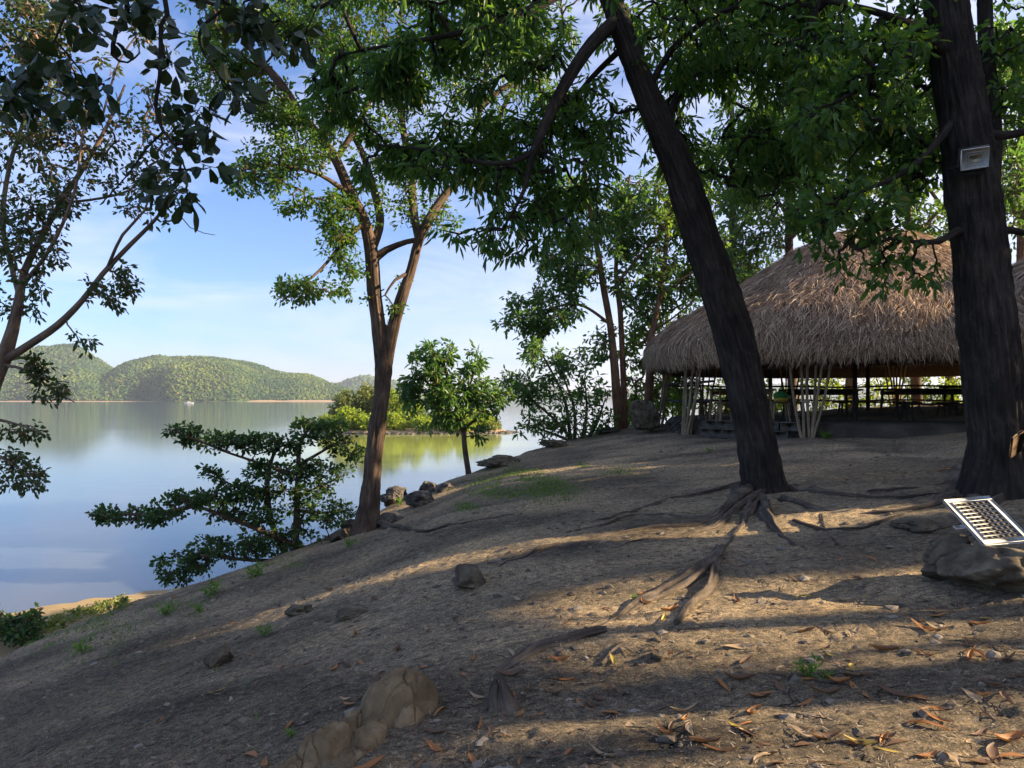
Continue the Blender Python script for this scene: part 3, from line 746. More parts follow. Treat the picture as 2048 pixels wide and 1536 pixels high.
lroots = [
 [(1490, 985, 26, .6), (1455, 1018, 17, .8), (1400, 1045, 12), (1310, 1057, 9), (1190, 1077, 7), (1085, 1098, 6), (1000, 1133, 3)],
 [(1500, 960, 20, 1.0), (1555, 975, 14, 1.0), (1500, 1000, 14, 1.2), (1450, 1040, 11, .6), (1380, 1066, 8), (1290, 1080, 5), (1220, 1100, 3)],
 [(1560, 975, 22, .5), (1625, 982, 13, .6), (1700, 992, 8), (1800, 995, 5), (1880, 985, 3)],
 [(1520, 1005, 20, .6), (1545, 1045, 12, .5), (1570, 1078, 8), (1610, 1100, 5)],
 [(1492, 975, 18, .5), (1420, 985, 9), (1330, 1000, 7), (1240, 1030, 5), (1180, 1045, 3)],
 [(1505, 1010, 15, .6), (1490, 1050, 9), (1465, 1080, 6), (1450, 1100, 4)],
 [(1570, 1000, 15, .6), (1640, 1020, 8), (1650, 1060, 5), (1680, 1090, 3)],
 [(1445, 1098, 10, .6), (1400, 1140, 15, .6), (1340, 1180, 15, .6), (1280, 1212, 13, .5), (1225, 1240, 8), (1160, 1275, 5)],
 [(1437, 1105, 8, .8), (1425, 1150, 12, .7), (1395, 1205, 13, .7), (1358, 1250, 8, .4)],
 [(1215, 1262, 8), (1150, 1275, 12, .4), (1085, 1292, 14, .4), (1030, 1325, 13, .4), (985, 1350, 8)],
 [(1480, 1030, 6), (1380, 1035, 7), (1280, 1030, 8), (1215, 1048, 6), (1150, 1060, 4)],
 [(1590, 1040, 5), (1700, 1060, 6), (1760, 1045, 7), (1830, 1020, 5)],
 [(1250, 1290, 5), (1225, 1305, 9, .6), (1205, 1330, 6)],
]
lblobs = [
 (720, 200, Yb - .4, 110, 130, .8, 120), (850, 130, Yb - .6, 150, 120, .9, 170), (1000, 60, Yb - .9, 170, 110, 1, 170), (900, 300, Yb - .3, 210, 90, 1, 130),
 (760, 310, Yb - .2, 110, 60, .7, 60), (1080, 300, Yb, 170, 120, 1.2, 190), (1000, 440, Yb - .4, 115, 85, .6, 56), (1150, 420, Yb, 120, 85, .8, 56), (870, 400, Yb - .2, 60, 60, .5, 26),
 (1180, 180, Yb + .6, 130, 150, 1, 110), (1400, 60, Yb + .2, 190, 120, 1.6, 210), (1420, 250, Yb + .8, 150, 140, 1, 170), (1560, 120, Yb + .6, 150, 120, 1.4, 170), (1520, 330, Yb + 1, 120, 110, 1, 120), (1340, -60, Yb - .5, 400, 80, 1.5, 160), (800, -30, Yb - 1, 250, 60, 1, 100), (1620, 260, Yb + .8, 120, 120, 1, 100)]
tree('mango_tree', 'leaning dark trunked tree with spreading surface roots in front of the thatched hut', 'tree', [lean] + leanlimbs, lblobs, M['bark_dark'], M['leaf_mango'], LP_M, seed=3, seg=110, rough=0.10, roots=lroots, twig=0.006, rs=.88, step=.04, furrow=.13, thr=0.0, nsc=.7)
# ---- right dark tree with the floodlight
b2 = hit(1992, 990); Y2 = b2[1]
rt = [(1990, 1020, Y2, 110), (1992, 990, Y2, 86), (1997, 940, Y2, 68), (1996, 880, Y2, 58), (1988, 780, Y2, 57), (1978, 680, Y2, 55), (1966, 560, Y2, 53), (1953, 430, Y2, 50), (1940, 320, Y2, 49), (1920, 180, Y2, 47), (1900, 60, Y2, 45), (1885, -60, Y2, 42), (1870, -250, Y2, 36), (1860, -500, Y2, 24)]
rl = [
 [(1960, 470, Y2, 12), (1915, 462, Y2 - .1, 9), (1880, 482, Y2 - .3, 7), (1830, 484, Y2 - .5, 5), (1780, 478, Y2 - .6, 3.5), (1720, 500, Y2 - .7, 2)],
 [(1970, 270, Y2, 12), (2030, 268, Y2 + .2, 9), (2120, 240, Y2 + .3, 6)],
 [(1985, 460, Y2, 11), (2030, 462, Y2 + .2, 8), (2110, 480, Y2 + .3, 5)],
 [(1925, 220, Y2, 12), (1860, 300, Y2 - .2, 8), (1800, 350, Y2 - .4, 6), (1730, 380, Y2 - .5, 4), (1660, 420, Y2 - .6, 2)],
 [(1910, 120, Y2, 13), (1840, 60, Y2 - .3, 10), (1740, 20, Y2 - .5, 7), (1640, 0, Y2 - .6, 4)],
 [(1960, 600, Y2, 20), (1985, 300, Y2 + .5, 18), (1972, 100, Y2 + .7, 16), (1968, -60, Y2 + .8, 14)],
 [(1900, 60, Y2, 12), (1780, 130, Y2 - .5, 8), (1700, 190, Y2 - .8, 5), (1620, 220, Y2 - .9, 3)]]
rr_ = [[(1950, 975, 40, .4), (1915, 995, 22, .3), (1870, 1012, 12), (1800, 1022, 8), (1700, 1030, 5)], [(1975, 1000, 36, .3), (1950, 1030, 18), (1900, 1055, 10), (1850, 1060, 6)], [(1940, 950, 30, .5), (1900, 965, 16), (1840, 975, 9), (1740, 985, 5)]]
rb = [(1720, 60, Y2 - .2, 150, 100, 1.2, 150), (1700, 220, Y2 - .3, 140, 110, 1.2, 150), (1780, 330, Y2 + .3, 110, 90, 1, 100), (1690, 400, Y2 - .6, 120, 80, .8, 70), (1740, 490, Y2 - .6, 110, 60, .6, 20), (1630, 470, Y2 - .5, 80, 60, .5, 16), (1790, 550, Y2 - .4, 100, 45, .5, 13), (1820, 180, Y2 + .6, 90, 140, .8, 90), (2030, 120, Y2 + .6, 80, 140, 1, 80), (1600, 40, Y2, 130, 80, 1, 90), (1790, -60, Y2, 320, 70, 1.6, 150)]
LP_R = dict(n_per=10, spread=0.18, length=0.125, width=0.048, droop=0.35, up=0.5, curl=0.15)
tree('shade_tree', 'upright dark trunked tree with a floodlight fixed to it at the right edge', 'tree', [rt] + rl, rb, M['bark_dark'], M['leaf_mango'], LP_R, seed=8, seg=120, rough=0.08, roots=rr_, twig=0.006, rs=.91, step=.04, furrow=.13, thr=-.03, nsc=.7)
# ---- forked tree by the shore
Y3 = 12.6; b3 = np.array([-2.57, Y3, Gs(-2.57, Y3)])
ft = [(728, 1085, Y3, 42), (732, 1055, Y3, 30), (737, 1020, Y3, 22), (743, 960, Y3, 18), (752, 880, Y3, 17), (762, 800, Y3, 18), (767, 740, Y3, 19), (768, 700, Y3, 16), (769, 670, Y3, 9), (770, 650, Y3, 4)]
f_l = [(764, 735, Y3, 16), (757, 650, Y3, 15), (748, 580, Y3, 15), (742, 500, Y3, 14), (728, 440, Y3, 11), (702, 390, Y3 - .1, 11), (672, 320, Y3 - .2, 10), (648, 285, Y3 - .3, 10), (600, 225, Y3 - .4, 9), (555, 160, Y3 - .5, 8), (510, 110, Y3 - .6, 6), (470, 50, Y3 - .6, 4)]
f_r = [(772, 735, Y3, 14), (786, 660, Y3, 13), (802, 600, Y3, 12), (822, 540, Y3, 10), (838, 480, Y3, 10), (858, 440, Y3, 11), (890, 390, Y3 + .2, 8), (930, 340, Y3 + .4, 6), (960, 220, Y3 + .6, 6), (975, 120, Y3 + .7, 5), (970, 30, Y3 + .8, 3)]
fs2 = [
 [(745, 520, Y3, 11), (772, 500, Y3, 8), (812, 484, Y3, 6), (835, 480, Y3, 6)],
 [(742, 500, Y3, 12), (760, 440, Y3 + .2, 9), (742, 360, Y3 + .3, 8), (722, 300, Y3 + .3, 7), (690, 240, Y3 + .3, 6), (650, 150, Y3 + .3, 5), (640, 60, Y3 + .3, 3)],
 [(838, 480, Y3, 10), (826, 420, Y3 + .1, 9), (822, 340, Y3 + .2, 8), (805, 250, Y3 + .3, 7), (800, 170, Y3 + .4, 6), (795, 60, Y3 + .5, 4)],
 [(672, 320, Y3 - .2, 7), (720, 240, Y3 - .2, 7), (745, 180, Y3 - .2, 6), (750, 120, Y3 - .2, 4)],
 [(648, 285, Y3 - .3, 7), (658, 220, Y3 - .5, 6), (655, 170, Y3 - .6, 4), (640, 100, Y3 - .7, 3)],
 [(960, 220, Y3 + .6, 6), (1000, 180, Y3 + .8, 6), (1050, 150, Y3 + 1, 5), (1110, 90, Y3 + 1.2, 3)],
 [(940, 320, Y3 + .4, 5), (985, 260, Y3 + 1, 5), (1020, 190, Y3 + 1.2, 5), (1060, 140, Y3 + 1.4, 4)],
 [(820, 545, Y3, 5), (790, 560, Y3 - .2, 3), (770, 590, Y3 - .3, 2)],
 [(700, 390, Y3 - .1, 7), (640, 350, Y3 - .5, 4), (560, 330, Y3 - .8, 3), (490, 330, Y3 - 1, 1.5)],
 [(730, 445, Y3, 6), (690, 480, Y3 - .4, 4), (640, 540, Y3 - .7, 3), (560, 605, Y3 - 1, 1.5)]]
fb = [(440, 150, Y3 - .6, 70, 60, .6, 70), (430, 40, Y3 - .6, 90, 60, .8, 90), (560, 240, Y3 - .5, 60, 40, .6, 50), (800, 330, Y3 + .3, 90, 60, .8, 60), (560, 130, Y3 - .3, 130, 130, 1, 260), (480, 60, Y3 - .5, 110, 90, .8, 170), (700, 60, Y3, 150, 100, 1.4, 240), (600, 300, Y3 - .5, 110, 50, .8, 120), (520, 350, Y3 - .8, 80, 45, .7, 90), (640, 420, Y3 - .4, 80, 45, .6, 85), (665, 480, Y3 - .4, 55, 45, .5, 55), (600, 580, Y3 - .8, 70, 26, .5, 60), (690, 550, Y3 - .4, 35, 50, .4, 30), (690, 230, Y3, 110, 90, 1, 90), (850, 200, Y3 + .4, 130, 130, 1, 120), (980, 150, Y3 + 1, 130, 150, 1, 200), (1080, 100, Y3 + 1.2, 90, 120, 1, 120), (770, 400, Y3, 90, 60, .8, 50), (880, 420, Y3 + .2, 70, 50, .6, 40), (850, -60, Y3, 420, 90, 1.6, 160), (800, 620, Y3, 25, 80, .4, 10), (740, 560, Y3, 20, 90, .4, 8)]
fr_ = [[(715, 1040, 18, .4), (690, 1060, 10), (660, 1075, 5)], [(760, 1045, 14), (830, 1060, 8), (900, 1050, 6), (960, 1040, 4), (1030, 1030, 3)]]
tree('shore_tree', 'forked brown tree with light green crown at the water edge, centre left', 'tree', [ft, f_l, f_r] + fs2, fb, M['bark_brown'], M['leaf_light'], LP_S, seed=14, seg=60, rough=0.10, trunk_n=3, roots=fr_, twig=0.005, rs=.92, step=.06, furrow=.12)
# ---- left tree, trunk just outside
Y4 = 8.6
lt = [(-75, 1330, Y4, 34), (-60, 1100, Y4, 27), (-45, 900, Y4, 25), (-20, 780, Y4, 24), (5, 720, Y4, 22), (25, 660, Y4, 18), (38, 600, Y4, 14), (50, 540, Y4, 11), (90, 460, Y4, 9), (125, 400, Y4, 8), (170, 330, Y4, 7), (215, 250, Y4, 5), (250, 170, Y4, 3)]
ll = [
 [(10, 720, Y4, 14), (60, 688, Y4 - .1, 12), (115, 650, Y4 - .2, 11), (165, 600, Y4 - .3, 9), (205, 548, Y4 - .3, 8), (260, 490, Y4 - .3, 7), (310, 440, Y4 - .3, 5), (340, 395, Y4 - .3, 3.5), (360, 330, Y4 - .3, 2)],
 [(40, 600, Y4, 8), (20, 520, Y4 + .2, 8), (5, 440, Y4 + .3, 8), (20, 330, Y4 + .3, 7), (60, 200, Y4 + .3, 5), (80, 80, Y4 + .3, 3)],
 [(45, 570, Y4, 8), (85, 520, Y4 - .3, 6), (115, 470, Y4 - .4, 6), (150, 380, Y4 - .5, 5), (165, 270, Y4 - .5, 3.5), (185, 160, Y4 - .5, 2)],
 [(215, 535, Y4 - .3, 5), (245, 470, Y4 - .5, 5), (290, 420, Y4 - .5, 4), (310, 360, Y4 - .5, 2.5), (370, 300, Y4 - .5, 1.5)],
 [(120, 405, Y4, 5), (180, 400, Y4, 4), (260, 380, Y4, 3), (300, 330, Y4, 2)],
 [(0, 840, Y4, 5), (40, 850, Y4 - .1, 3), (90, 870, Y4 - .2, 1.5)],
 [(-30, 900, Y4, 6), (20, 925, Y4 - .2, 3), (70, 965, Y4 - .3, 1.5)],
 [(5, 730, Y4, 6), (50, 740, Y4 - .2, 4), (100, 775, Y4 - .3, 2.5), (150, 805, Y4 - .4, 1.5)],
 [(200, 250, Y4, 4), (240, 120, Y4, 3), (300, 40, Y4, 2)],
 [(340, 395, Y4 - .3, 2), (380, 455, Y4 - .3, 1.6), (430, 470, Y4 - .3, 1)]]
lb = [(90, 330, Y4, 150, 100, .9, 150), (80, 180, Y4, 130, 130, .9, 190), (220, 90, Y4, 170, 110, .8, 170), (60, 40, Y4, 120, 80, .8, 130), (250, 250, Y4, 110, 100, .8, 70), (300, 390, Y4 - .3, 90, 60, .6, 55), (220, 570, Y4 - .3, 70, 50, .4, 42), (60, 420, Y4, 100, 60, .6, 60), (60, 510, Y4 - .2, 90, 60, .5, 48), (40, 590, Y4, 60, 60, .5, 30), (20, 480, Y4, 60, 100, .6, 36), (55, 740, Y4 - .2, 45, 30, .3, 34), (105, 780, Y4 - .3, 45, 22, .3, 20), (165, 690, Y4 - .3, 35, 25, .3, 7), (50, 865, Y4 - .1, 55, 14, .3, 18), (50, 945, Y4 - .2, 60, 45, .3, 36), (15, 930, Y4, 40, 50, .3, 16), (380, 230, Y4, 70, 90, .6, 26)]
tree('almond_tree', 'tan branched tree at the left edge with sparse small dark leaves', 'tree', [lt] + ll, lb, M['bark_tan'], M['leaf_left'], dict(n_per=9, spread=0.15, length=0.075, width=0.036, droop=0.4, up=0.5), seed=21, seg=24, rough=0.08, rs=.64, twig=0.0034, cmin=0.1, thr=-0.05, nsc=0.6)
# ---- near overhanging branch with large round leaves
Y5 = 3.3
nt = [(-3.6, -1.0, Gs(-3.6, -1.0) - .1, .16), (-3.5, -0.9, 4.6, .13), (-3.1, -0.2, 6.2, .10), (-2.6, 1.0, 7.4, .07), (-2.2, 2.2, 7.55, .045), (-1.9, 3.0, 7.2, .03)]
def w(px, py, Yd, r_): return (*P(px, py, Yd), r_)
nl = [
 [(-2.0, 2.8, 7.3, .02), w(250, -60, Y5, .012), w(232, 60, Y5, .010), w(225, 110, Y5, .008), w(255, 125, Y5, .005), w(280, 105, Y5, .004)],
 [(-1.9, 3.0, 7.2, .02), w(325, -30, Y5, .011), w(322, 50, Y5, .010), w(320, 150, Y5, .0095), w(311, 210, Y5, .009), w(325, 260, Y5, .008), w(350, 290, Y5, .006), w(375, 350, Y5, .004)],
 [w(325, 265, Y5, .006), w(290, 300, Y5, .004), w(255, 350, Y5, .003), w(200, 410, Y5, .002)],
 [w(322, -10, Y5, .008), w(400, 0, Y5, .008), w(445, 20, Y5, .007), w(405, 50, Y5, .006), w(400, 90, Y5, .005), w(430, 140, Y5, .004), w(480, 200, Y5, .003), w(525, 225, Y5, .002)],
 [w(400, 0, Y5, .006), w(500, -10, Y5, .005), w(560, 40, Y5, .004), w(600, 80, Y5, .002)],
 [w(250, -30, Y5, .008), w(150, 0, Y5, .006), w(110, 80, Y5, .005), w(60, 150, Y5, .004), w(10, 200, Y5, .003)],
 [w(110, 80, Y5, .005), w(160, 140, Y5, .004), w(190, 200, Y5, .003)]]
nbl = [(380, 260, Y5, 60, 55, .15, 11), (330, 340, Y5, 70, 45, .15, 9), (430, 190, Y5, 100, 35, .15, 8), (260, 40, Y5, 140, 55, .25, 17), (110, 160, Y5, 120, 70, .25, 18), (30, 190, Y5, 70, 70, .2, 10), (190, 200, Y5, 60, 45, .2, 9), (340, 90, Y5, 50, 70, .2, 8), (470, 60, Y5, 110, 60, .25, 14), (560, 70, Y5, 60, 50, .2, 8), (400, -20, Y5, 260, 50, .3, 22), (355, 395, Y5, 35, 25, .1, 4), (420, 330, Y5, 25, 30, .1, 3)]
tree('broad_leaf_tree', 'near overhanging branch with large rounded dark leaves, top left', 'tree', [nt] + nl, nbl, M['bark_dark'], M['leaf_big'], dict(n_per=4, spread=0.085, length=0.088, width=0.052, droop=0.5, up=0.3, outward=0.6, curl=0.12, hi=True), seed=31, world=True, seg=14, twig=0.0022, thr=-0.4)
# ---- layered shore shrub
b6 = np.array([-3.9, 13.3, 0]); b6[2] = Gs(b6[0], b6[1]); Y6 = 13.3
def lay(a_, y0, b_, y1, Y0, Y1, r0, r1): return [(a_, y0, Y0, r0), ((a_ * .6 + b_ * .4), y0 * .5 + y1 * .5 + 6, Y0 * .6 + Y1 * .4, r0 * .7 + r1 * .3), (b_, y1, Y1, r1)]
st = [(590, 1140, Y6, 9), (592, 1080, Y6, 7), (594, 1000, Y6, 6), (597, 940, Y6, 5), (600, 890, Y6, 4), (625, 845, Y6, 2)]
sl_ = [[(585, 1130, Y6, 7), (548, 1060, Y6, 6), (535, 990, Y6, 5), (540, 930, Y6, 4), (560, 880, Y6, 2)],
 lay(590, 1090, 360, 1000, Y6, 12.4, 6, 2.5), lay(400, 1010, 180, 1030, 12.5, 12.0, 4, 1.5), lay(597, 950, 440, 900, Y6, 12.8, 4, 2), lay(460, 905, 345, 860, 12.8, 12.5, 3, 1), lay(594, 1020, 700, 1020, Y6, Y6, 4, 1.5), lay(598, 930, 700, 870, Y6, Y6, 4, 1.5), lay(590, 1120, 400, 1110, Y6, 12.6, 5, 2), lay(535, 1000, 420, 950, Y6, 12.9, 3, 1), lay(595, 990, 690, 950, Y6, Y6, 3, 1)]
sb = [(640, 860, Y6, 60, 28, .5, 60), (700, 890, Y6, 40, 40, .4, 26), (540, 890, Y6 - .2, 80, 22, .5, 60), (440, 880, Y6 - .4, 85, 18, .4, 48), (370, 862, Y6 - .6, 35, 14, .3, 16), (560, 940, Y6, 90, 22, .5, 55), (470, 985, Y6 - .3, 90, 20, .5, 60), (600, 990, Y6, 90, 28, .5, 50), (380, 1000, Y6 - .7, 90, 18, .5, 60), (290, 1030, Y6 - 1, 85, 18, .5, 60), (215, 1030, Y6 - 1.2, 40, 14, .3, 18), (500, 1030, Y6 - .3, 90, 22, .5, 50), (650, 1030, Y6, 70, 28, .5, 48), (560, 1080, Y6, 110, 30, .6, 75), (450, 1100, Y6 - .3, 90, 28, .5, 60), (370, 1130, Y6 - .4, 60, 26, .4, 40), (350, 1155, Y6 - .4, 35, 20, .3, 16), (420, 950, Y6 - .4, 30, 22, .3, 12), (650, 940, Y6, 55, 28, .4, 26)]
tree('shore_shrub', 'shrub with flat layered green branches spreading over the water', 'shrub', [st] + sl_, sb, M['bark_brown'], M['leaf_shore'], dict(n_per=15, spread=0.19, length=0.085, width=0.055, droop=-0.1, up=0.8, flat=0.3), seed=41, seg=10, twig=0.006, thr=-0.25, base=b6)
# ---- small crest tree
Y7 = 17.6; b7 = np.array([-1.09, Y7, Gs(-1.09, Y7)])
tree('slim_tree', 'slim young tree with round dark green crown in front of the islet', 'tree', [[(938, 955, Y7, 7), (936, 940, Y7, 6), (930, 900, Y7, 5.5), (926, 860, Y7, 5), (915, 820, Y7, 4.5), (900, 770, Y7, 4), (885, 720, Y7, 3)], [(926, 860, Y7, 4), (960, 830, Y7, 3), (985, 800, Y7, 2)], [(905, 790, Y7, 3), (860, 770, Y7, 2.5), (830, 740, Y7, 2)], [(920, 840, Y7, 3), (870, 810, Y7, 2), (830, 800, Y7, 1.5)], [(915, 820, Y7, 3), (940, 770, Y7, 2.5), (950, 720, Y7, 1.5)]],
 [(878, 705, Y7, 34, 26, .5, 34), (852, 730, Y7, 40, 36, .6, 50), (835, 780, Y7, 40, 34, .6, 46), (948, 728, Y7, 22, 36, .4, 24), (900, 765, Y7, 50, 40, .7, 70), (900, 800, Y7, 70, 36, .8, 80), (960, 800, Y7, 50, 42, .6, 60), (890, 840, Y7, 55, 28, .6, 50), (1000, 790, Y7, 22, 26, .4, 12), (955, 868, Y7, 14, 20, .2, 8), (820, 800, Y7, 24, 30, .5, 16)],
 M['bark_brown'], M['leaf_mid'], dict(n_per=10, spread=0.22, length=0.16, width=0.065, droop=0.35, up=0.5), seed=51, seg=12, twig=0.006, thr=-0.12, nsc=.45)
# ---- bush tree at the crest
b8 = hit(1170, 880); Y8 = max(b8[1], 21.0)
def multi(px0, py0, tips, Yd, r0): return [[(px0 + (i - len(tips) / 2) * 6, py0, Yd, r0), ((px0 + t_[0]) / 2 + 8, (py0 + t_[1]) / 2, Yd, r0 * .7), (t_[0], t_[1], Yd, r0 * .3)] for i, t_ in enumerate(tips)]
tree('coast_bush', 'tall open bush tree with many stems at the top of the bank', 'tree', multi(1160, 895, [(1080, 700), (1120, 740), (1050, 790), (1170, 760), (1210, 800), (1060, 850)], Y8, 4),
 [(1085, 715, Y8, 45, 35, .9, 60), (1060, 780, Y8, 50, 40, .9, 60), (1110, 800, Y8, 70, 60, 1.2, 70), (1175, 780, Y8, 50, 60, 1, 36), (1080, 855, Y8, 50, 30, .9, 34), (1140, 730, Y8, 55, 50, 1, 34), (1150, 860, Y8, 55, 30, .9, 26), (1020, 770, Y8, 25, 30, .5, 14), (1210, 850, Y8, 35, 30, .6, 24)],
 M['bark_brown'], M['leaf_mid'], dict(n_per=10, spread=0.26, length=0.17, width=0.065, droop=0.25, up=0.5), seed=61, seg=8, twig=0.008, trunk_n=6, thr=0.0, nsc=.5)
# ---- twin trunk tree
b9 = hit(1236, 860); Y9 = b9[1]
if not 16 < Y9 < 26: Y9 = 20.5
tree('twin_trunk_tree', 'pair of straight brown trunks growing together left of the hut', 'tree',
 [[(1238, 870, Y9, 16), (1236, 840, Y9, 12.5), (1230, 740, Y9, 12), (1222, 660, Y9, 10.5), (1210, 590, Y9, 9), (1195, 500, Y9, 8), (1180, 420, Y9, 6), (1170, 340, Y9, 4)],
  [(1246, 868, Y9 + .2, 12), (1248, 800, Y9 + .2, 9), (1244, 700, Y9 + .2, 8), (1240, 620, Y9 + .2, 7.5), (1232, 540, Y9 + .2, 6), (1245, 430, Y9 + .2, 4), (1260, 350, Y9 + .2, 3)],
  [(1222, 650, Y9, 5), (1160, 610, Y9 - .3, 4), (1090, 620, Y9 - .5, 3), (1030, 650, Y9 - .6, 2)], [(1200, 540, Y9, 5), (1150, 500, Y9, 3), (1100, 480, Y9, 2)], [(1240, 560, Y9, 5), (1290, 500, Y9, 4), (1330, 460, Y9, 2)]],
 [(1050, 650, Y9 - .4, 60, 40, .9, 60), (1110, 630, Y9 - .3, 70, 38, 1, 60), (1130, 560, Y9, 70, 50, 1.2, 70), (1180, 500, Y9, 110, 70, 1.6, 190), (1240, 430, Y9, 140, 80, 1.6, 220), (1300, 540, Y9, 90, 70, 1.3, 130), (1170, 410, Y9, 90, 80, 1.3, 130), (1060, 600, Y9, 60, 25, .8, 30), (1200, 690, Y9 + .5, 40, 50, .8, 30), (1280, 620, Y9 + .8, 60, 60, 1, 60)],
 M['bark_red'], M['leaf_mid'], dict(n_per=11, spread=0.30, length=0.19, width=0.08, droop=0.3, up=0.5), seed=71, seg=20, trunk_n=2, twig=0.008, rs=.68)
# ---- red-brown tree beside the boulder
Y10 = 21.5
tree('red_trunk_tree', 'curved reddish trunk rising behind the dark boulder', 'tree',
 [[(1296, 850, Y10, 13), (1296, 800, Y10, 11), (1300, 740, Y10, 10), (1300, 690, Y10, 9), (1310, 640, Y10, 8), (1324, 560, Y10, 7), (1334, 480, Y10, 6), (1338, 400, Y10, 5), (1345, 330, Y10, 3)], [(1318, 600, Y10, 4), (1360, 560, Y10, 3), (1400, 540, Y10, 2)], [(1305, 660, Y10, 4), (1340, 640, Y10, 3), (1390, 600, Y10, 2)]],
 [(1340, 400, Y10, 100, 80, 1.4, 140), (1400, 560, Y10 + .8, 60, 70, 1.1, 110), (1290, 700, Y10 + 1.5, 50, 50, 1, 60), (1330, 640, Y10 + 1.5, 50, 60, 1, 60), (1400, 480, Y10 + .5, 60, 50, 1, 50), (1340, 780, Y10 + 2.5, 60, 60, 1, 100), (1270, 800, Y10 + 2.5, 40, 50, 1, 50)],
 M['bark_red'], M['leaf_back'], dict(n_per=11, spread=0.30, length=0.18, width=0.08, droop=0.3, up=0.5), seed=81, seg=16, twig=0.008, rs=.75)
# ---- trees behind the hut
back = [
 ('pale trunk rising behind the left slope of the thatched roof', 1586, 25.5, [(1470, 560, 80, 90, 90), (1560, 420, 130, 90, 200), (1480, 420, 80, 90, 110), (1620, 330, 130, 100, 190), (1540, 250, 130, 100, 170)], 'leaf_mid'),
 ('slim trunk behind the hut, left of the roof peak', 1460, 26.5, [(1420, 640, 60, 60, 50), (1480, 540, 80, 60, 80), (1420, 350, 90, 90, 90)], 'leaf_back'),
 ('trunk behind the hut peak with a high green crown', 1700, 27.0, [(1700, 300, 150, 110, 260), (1750, 150, 160, 110, 220), (1620, 130, 130, 110, 170), (1740, 400, 110, 60, 100)], 'leaf_back'),
 ('slanted trunk behind the right slope of the thatched roof', 1836, 24.5, [(1830, 330, 110, 100, 190), (1870, 200, 110, 110, 170), (1870, 430, 80, 60, 80)], 'leaf_light'),
 ('pale trunk at the far right, seen beyond the floodlight tree', 2035, 22.0, [(2020, 300, 80, 130, 200), (2030, 120, 90, 130, 180), (2080, 430, 90, 100, 110), (1960, 220, 60, 120, 110)], 'leaf_mid'),
 ('bright leafed tree behind the right end of the roof', 1900, 28.0, [(1890, 520, 45, 32, 60), (1960, 380, 90, 70, 70), (2000, 200, 120, 120, 120)], 'leaf_lime')]
for k, (lab, px, Yd, bl, lm) in enumerate(back):
    zb = Gs((px - 1024) / F * Yd, Yd); pyb = HOR + (EYE - zb) / Yd * F
    dx = [-6, 4, 0, -14, 6, 4][k]
    tree('background_tree', lab, 'tree', [[(px, pyb + 6, Yd, 11), (px + dx * .3, 740, Yd, 9), (px + dx, 560, Yd, 8), (px + dx * 1.4, 420, Yd, 7), (px + dx, 250, Yd, 5), (px + dx * 2, 80, Yd, 3)],
         [(px + dx, 480, Yd, 4), (px + 60, 400, Yd, 3), (px + 100, 320, Yd, 2)], [(px + dx, 440, Yd, 4), (px - 60, 350, Yd, 3), (px - 90, 280, Yd, 2)]],
         [(b_[0], b_[1], Yd, b_[2], b_[3], 1.8, int(b_[4] * 1.1)) for b_ in bl], M['bark_brown'], M[lm], dict(n_per=11, spread=0.36, length=0.20, width=0.09, droop=0.25, up=0.5), seed=90 + k, seg=10, twig=0.010, group='trees behind the thatched hut')
# ---- shrubs seen under the roof
for k, (px, Yd, h_, wd, lm, lab) in enumerate([(1430, 26.5, 90, 50, 'leaf_back', 'green bush behind the left posts of the hut'), (1510, 27, 84, 46, 'leaf_back', 'green bush behind the leaning trunk, under the roof edge'), (1570, 27.5, 70, 34, 'leaf_lime', 'small lime bush between the leaning trunk and the front pole bundle'), (1640, 26.8, 104, 56, 'leaf_lime', 'sunlit yellow green bush seen under the middle of the roof'), (1735, 27.5, 100, 60, 'leaf_lime', 'bright bush behind the table in the hut'), (1815, 28, 100, 52, 'leaf_lime', 'green bush behind the hut benches'), (1885, 27.5, 76, 44, 'leaf_lime', 'lime bush at the right end of the hut'), (1345, 25.5, 82, 44, 'leaf_back', 'green bush just right of the dark boulder'), (1960, 26, 84, 50, 'leaf_back', 'bush behind the floodlight tree'), (1265, 24.5, 50, 24, 'leaf_lime', 'low lime bush between the twin trunks and the boulder')]):
    x0 = (px - 1024) / F * Yd; zb = Gs(x0, Yd); pyb = HOR + (EYE - zb) / Yd * F
    tree('backlit_bush', lab, 'bush', [[(px + i_ * 4, pyb + 3, Yd, 2.2), (px + i_ * 16, pyb - h_ * .4, Yd, 1.6), (px + i_ * 26, pyb - h_ * .8, Yd, 1)] for i_ in (-1, 0, 1)],
         [(px, pyb - h_ * .5, Yd, wd, h_ * .5, .8, 72), (px + wd * .4, pyb - h_ * .95, Yd, wd * .6, h_ * .28, .5, 22)], M['bark_brown'], M[lm], dict(n_per=10, spread=0.25, length=0.15, width=0.08, droop=0.2, up=0.5), seed=120 + k, seg=6, trunk_n=3, twig=0.006, thr=-0.2, group='bushes behind the thatched hut')
# ---- shrub at lower left corner and beach creeper
b12 = np.array([-9.0, 12.6, 0]); b12[2] = Gs(b12[0], b12[1])
tree('corner_shrub', 'low dark shrub by the beach in the lower left corner', 'shrub', [[(20, 1285, 12.4, 4), (30, 1250, 12.4, 3), (40, 1225, 12.4, 2)], [(20, 1285, 12.4, 3), (55, 1240, 12.4, 2), (85, 1218, 12.4, 1)], [(10, 1285, 12.4, 3), (0, 1240, 12.4, 2), (-10, 1215, 12.4, 1)]],
 [(30, 1250, 12.4, 42, 26, .6, 60), (-15, 1240, 12.4, 30, 34, .5, 40), (70, 1240, 12.3, 20, 18, .3, 14), (50, 1275, 12.2, 40, 14, .4, 24)], M['bark_brown'], M['leaf_shore'], dict(n_per=9, spread=0.15, length=0.09, width=0.06, droop=0.0, up=0.8), seed=140, seg=6, trunk_n=3, twig=0.005, thr=-0.3)

